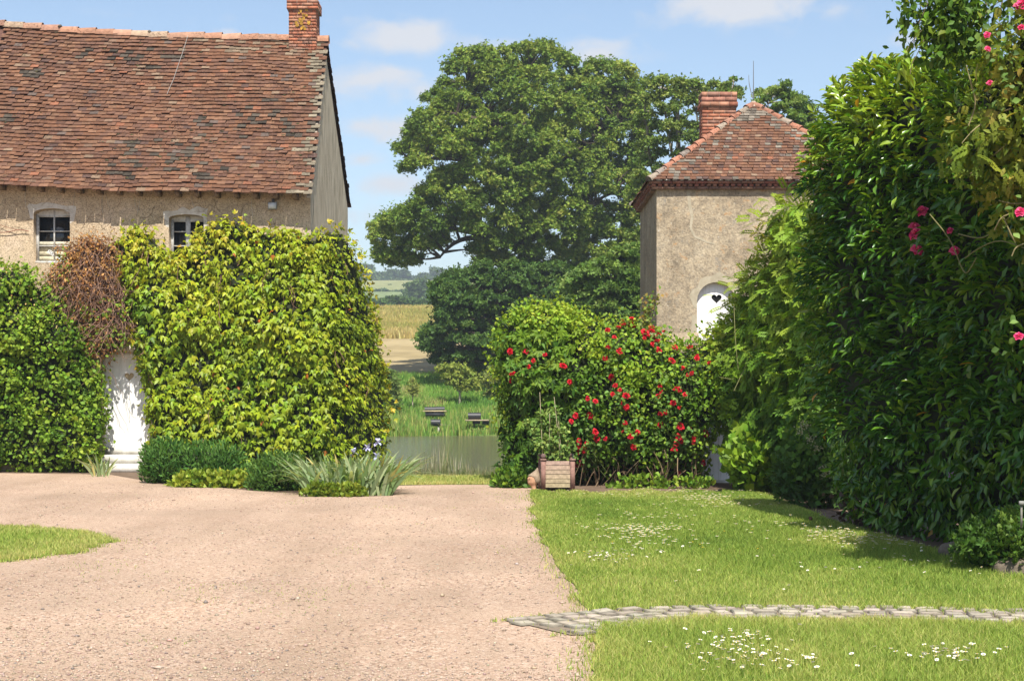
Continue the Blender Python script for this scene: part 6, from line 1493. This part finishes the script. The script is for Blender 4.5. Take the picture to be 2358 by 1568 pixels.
# clouds: soft noise patches placed by their bearing and height in the sky
tc = N_('ShaderNodeTexCoord'); sx = N_('ShaderNodeSeparateXYZ'); L.new(tc.outputs['Generated'], sx.inputs[0])
def math_(op, a, b=None, c=None, clamp=False):
    nd = N_('ShaderNodeMath', operation=op, use_clamp=clamp)
    for i, v in enumerate((a, b, c)):
        if v is None: continue
        if hasattr(v, 'is_output'): L.new(v, nd.inputs[i])
        else: nd.inputs[i].default_value = v
    return nd.outputs[0]
az_ = math_('ARCTAN2', sx.outputs[0], sx.outputs[1]); el_ = math_('ARCSINE', sx.outputs[2])
cb = N_('ShaderNodeCombineXYZ'); L.new(az_, cb.inputs[0]); L.new(math_('MULTIPLY', el_, 1.5), cb.inputs[1])
n1 = N_('ShaderNodeTexNoise'); n1.inputs['Scale'].default_value = 30; n1.inputs['Detail'].default_value = 7; n1.inputs['Roughness'].default_value = .58; n1.inputs['Distortion'].default_value = .3; L.new(cb.outputs[0], n1.inputs['Vector'])
acc = None
for (px, py, rx, ry, a) in [(925, 85, 95, 38, 1.0), (800, 105, 60, 20, .45), (870, 190, 130, 40, .8), (900, 298, 95, 28, .85), (915, 430, 85, 26, .85), (1690, 18, 170, 42, .95), (1385, 118, 95, 34, .8), (1120, 100, 80, 26, .45), (795, 50, 60, 18, .35), (1900, 22, 90, 26, .4), (830, 365, 60, 20, .4), (530, 76, 40, 10, .5), (1450, 35, 120, 22, .3), (870, 500, 100, 26, .45), (2100, 95, 60, 20, .35), (400, 40, 200, 12, .15)]:
    a0 = math.atan((px - CX) / F); e0 = math.atan((HY - py) / F * math.cos(a0)); ra, re = rx / F, ry / F
    d = math_('ADD', math_('POWER', math_('ABSOLUTE', math_('DIVIDE', math_('SUBTRACT', az_, a0), ra)), 2.0), math_('POWER', math_('ABSOLUTE', math_('DIVIDE', math_('SUBTRACT', el_, e0), re)), 2.0))
    g = math_('MULTIPLY', math_('POWER', 2.718, math_('MULTIPLY', d, -.9)), a); acc = g if acc is None else math_('MAXIMUM', acc, g)
# other clouds all round, away from the view ahead
n2 = N_('ShaderNodeTexNoise'); n2.inputs['Scale'].default_value = 4.2; n2.inputs['Detail'].default_value = 3; L.new(cb.outputs[0], n2.inputs['Vector'])
away = math_('MULTIPLY', math_('SUBTRACT', math_('ABSOLUTE', az_), .42, clamp=True), 3, clamp=True)
acc = math_('MAXIMUM', acc, math_('MULTIPLY', math_('MULTIPLY', math_('SUBTRACT', n2.outputs['Fac'], .52, clamp=True), 6, clamp=True), away))
cl = math_('ADD', math_('MULTIPLY', acc, 1.15), math_('MULTIPLY_ADD', n1.outputs['Fac'], 2.5, -1.42))
cl = math_('MULTIPLY', cl, 1.25, clamp=True)
cl = math_('MULTIPLY', math_('SMOOTH_MIN', cl, .92, .2), math_('MULTIPLY', acc, 2.5, clamp=True), clamp=True)
mx = N_('ShaderNodeMix', data_type='RGBA'); L.new(cl, mx.inputs[0]); L.new(sky.outputs[0], mx.inputs[6]); mx.inputs[7].default_value = CLOUD
L.new(mx.outputs[2], bg.inputs['Color']); bg.inputs['Strength'].default_value = SKY_STRENGTH
sun = bpy.data.lights.new('sun', 'SUN'); sun.energy = SUN_STRENGTH; sun.angle = math.radians(.53); sun.color = (1, .95, .86)
so = bpy.data.objects.new('sun', sun); COL.objects.link(so); so.rotation_euler = (math.pi / 2 - SUN_EL, 0, SUN_AZ); so.location = (10, -20, 40)
cam = bpy.data.cameras.new('camera'); co = bpy.data.objects.new('camera', cam); COL.objects.link(co); co.location = (0, 0, EYE); co.rotation_euler = (math.pi / 2, 0, 0)
cam.sensor_width = 36; cam.lens = 36 * F / 2358; cam.shift_y = 112 / 2358; cam.clip_end = 5000; cam.clip_start = .1; sc.camera = co
vs = sc.view_settings; vs.view_transform = 'Standard'; vs.look = 'None'; vs.gamma = 1; vs.exposure = EXPOSURE; vs.use_curve_mapping = False
sc.cycles.max_bounces = 8; sc.cycles.diffuse_bounces = 4; sc.cycles.transparent_max_bounces = 4; sc.cycles.volume_bounces = 0; sc.cycles.use_denoising = True
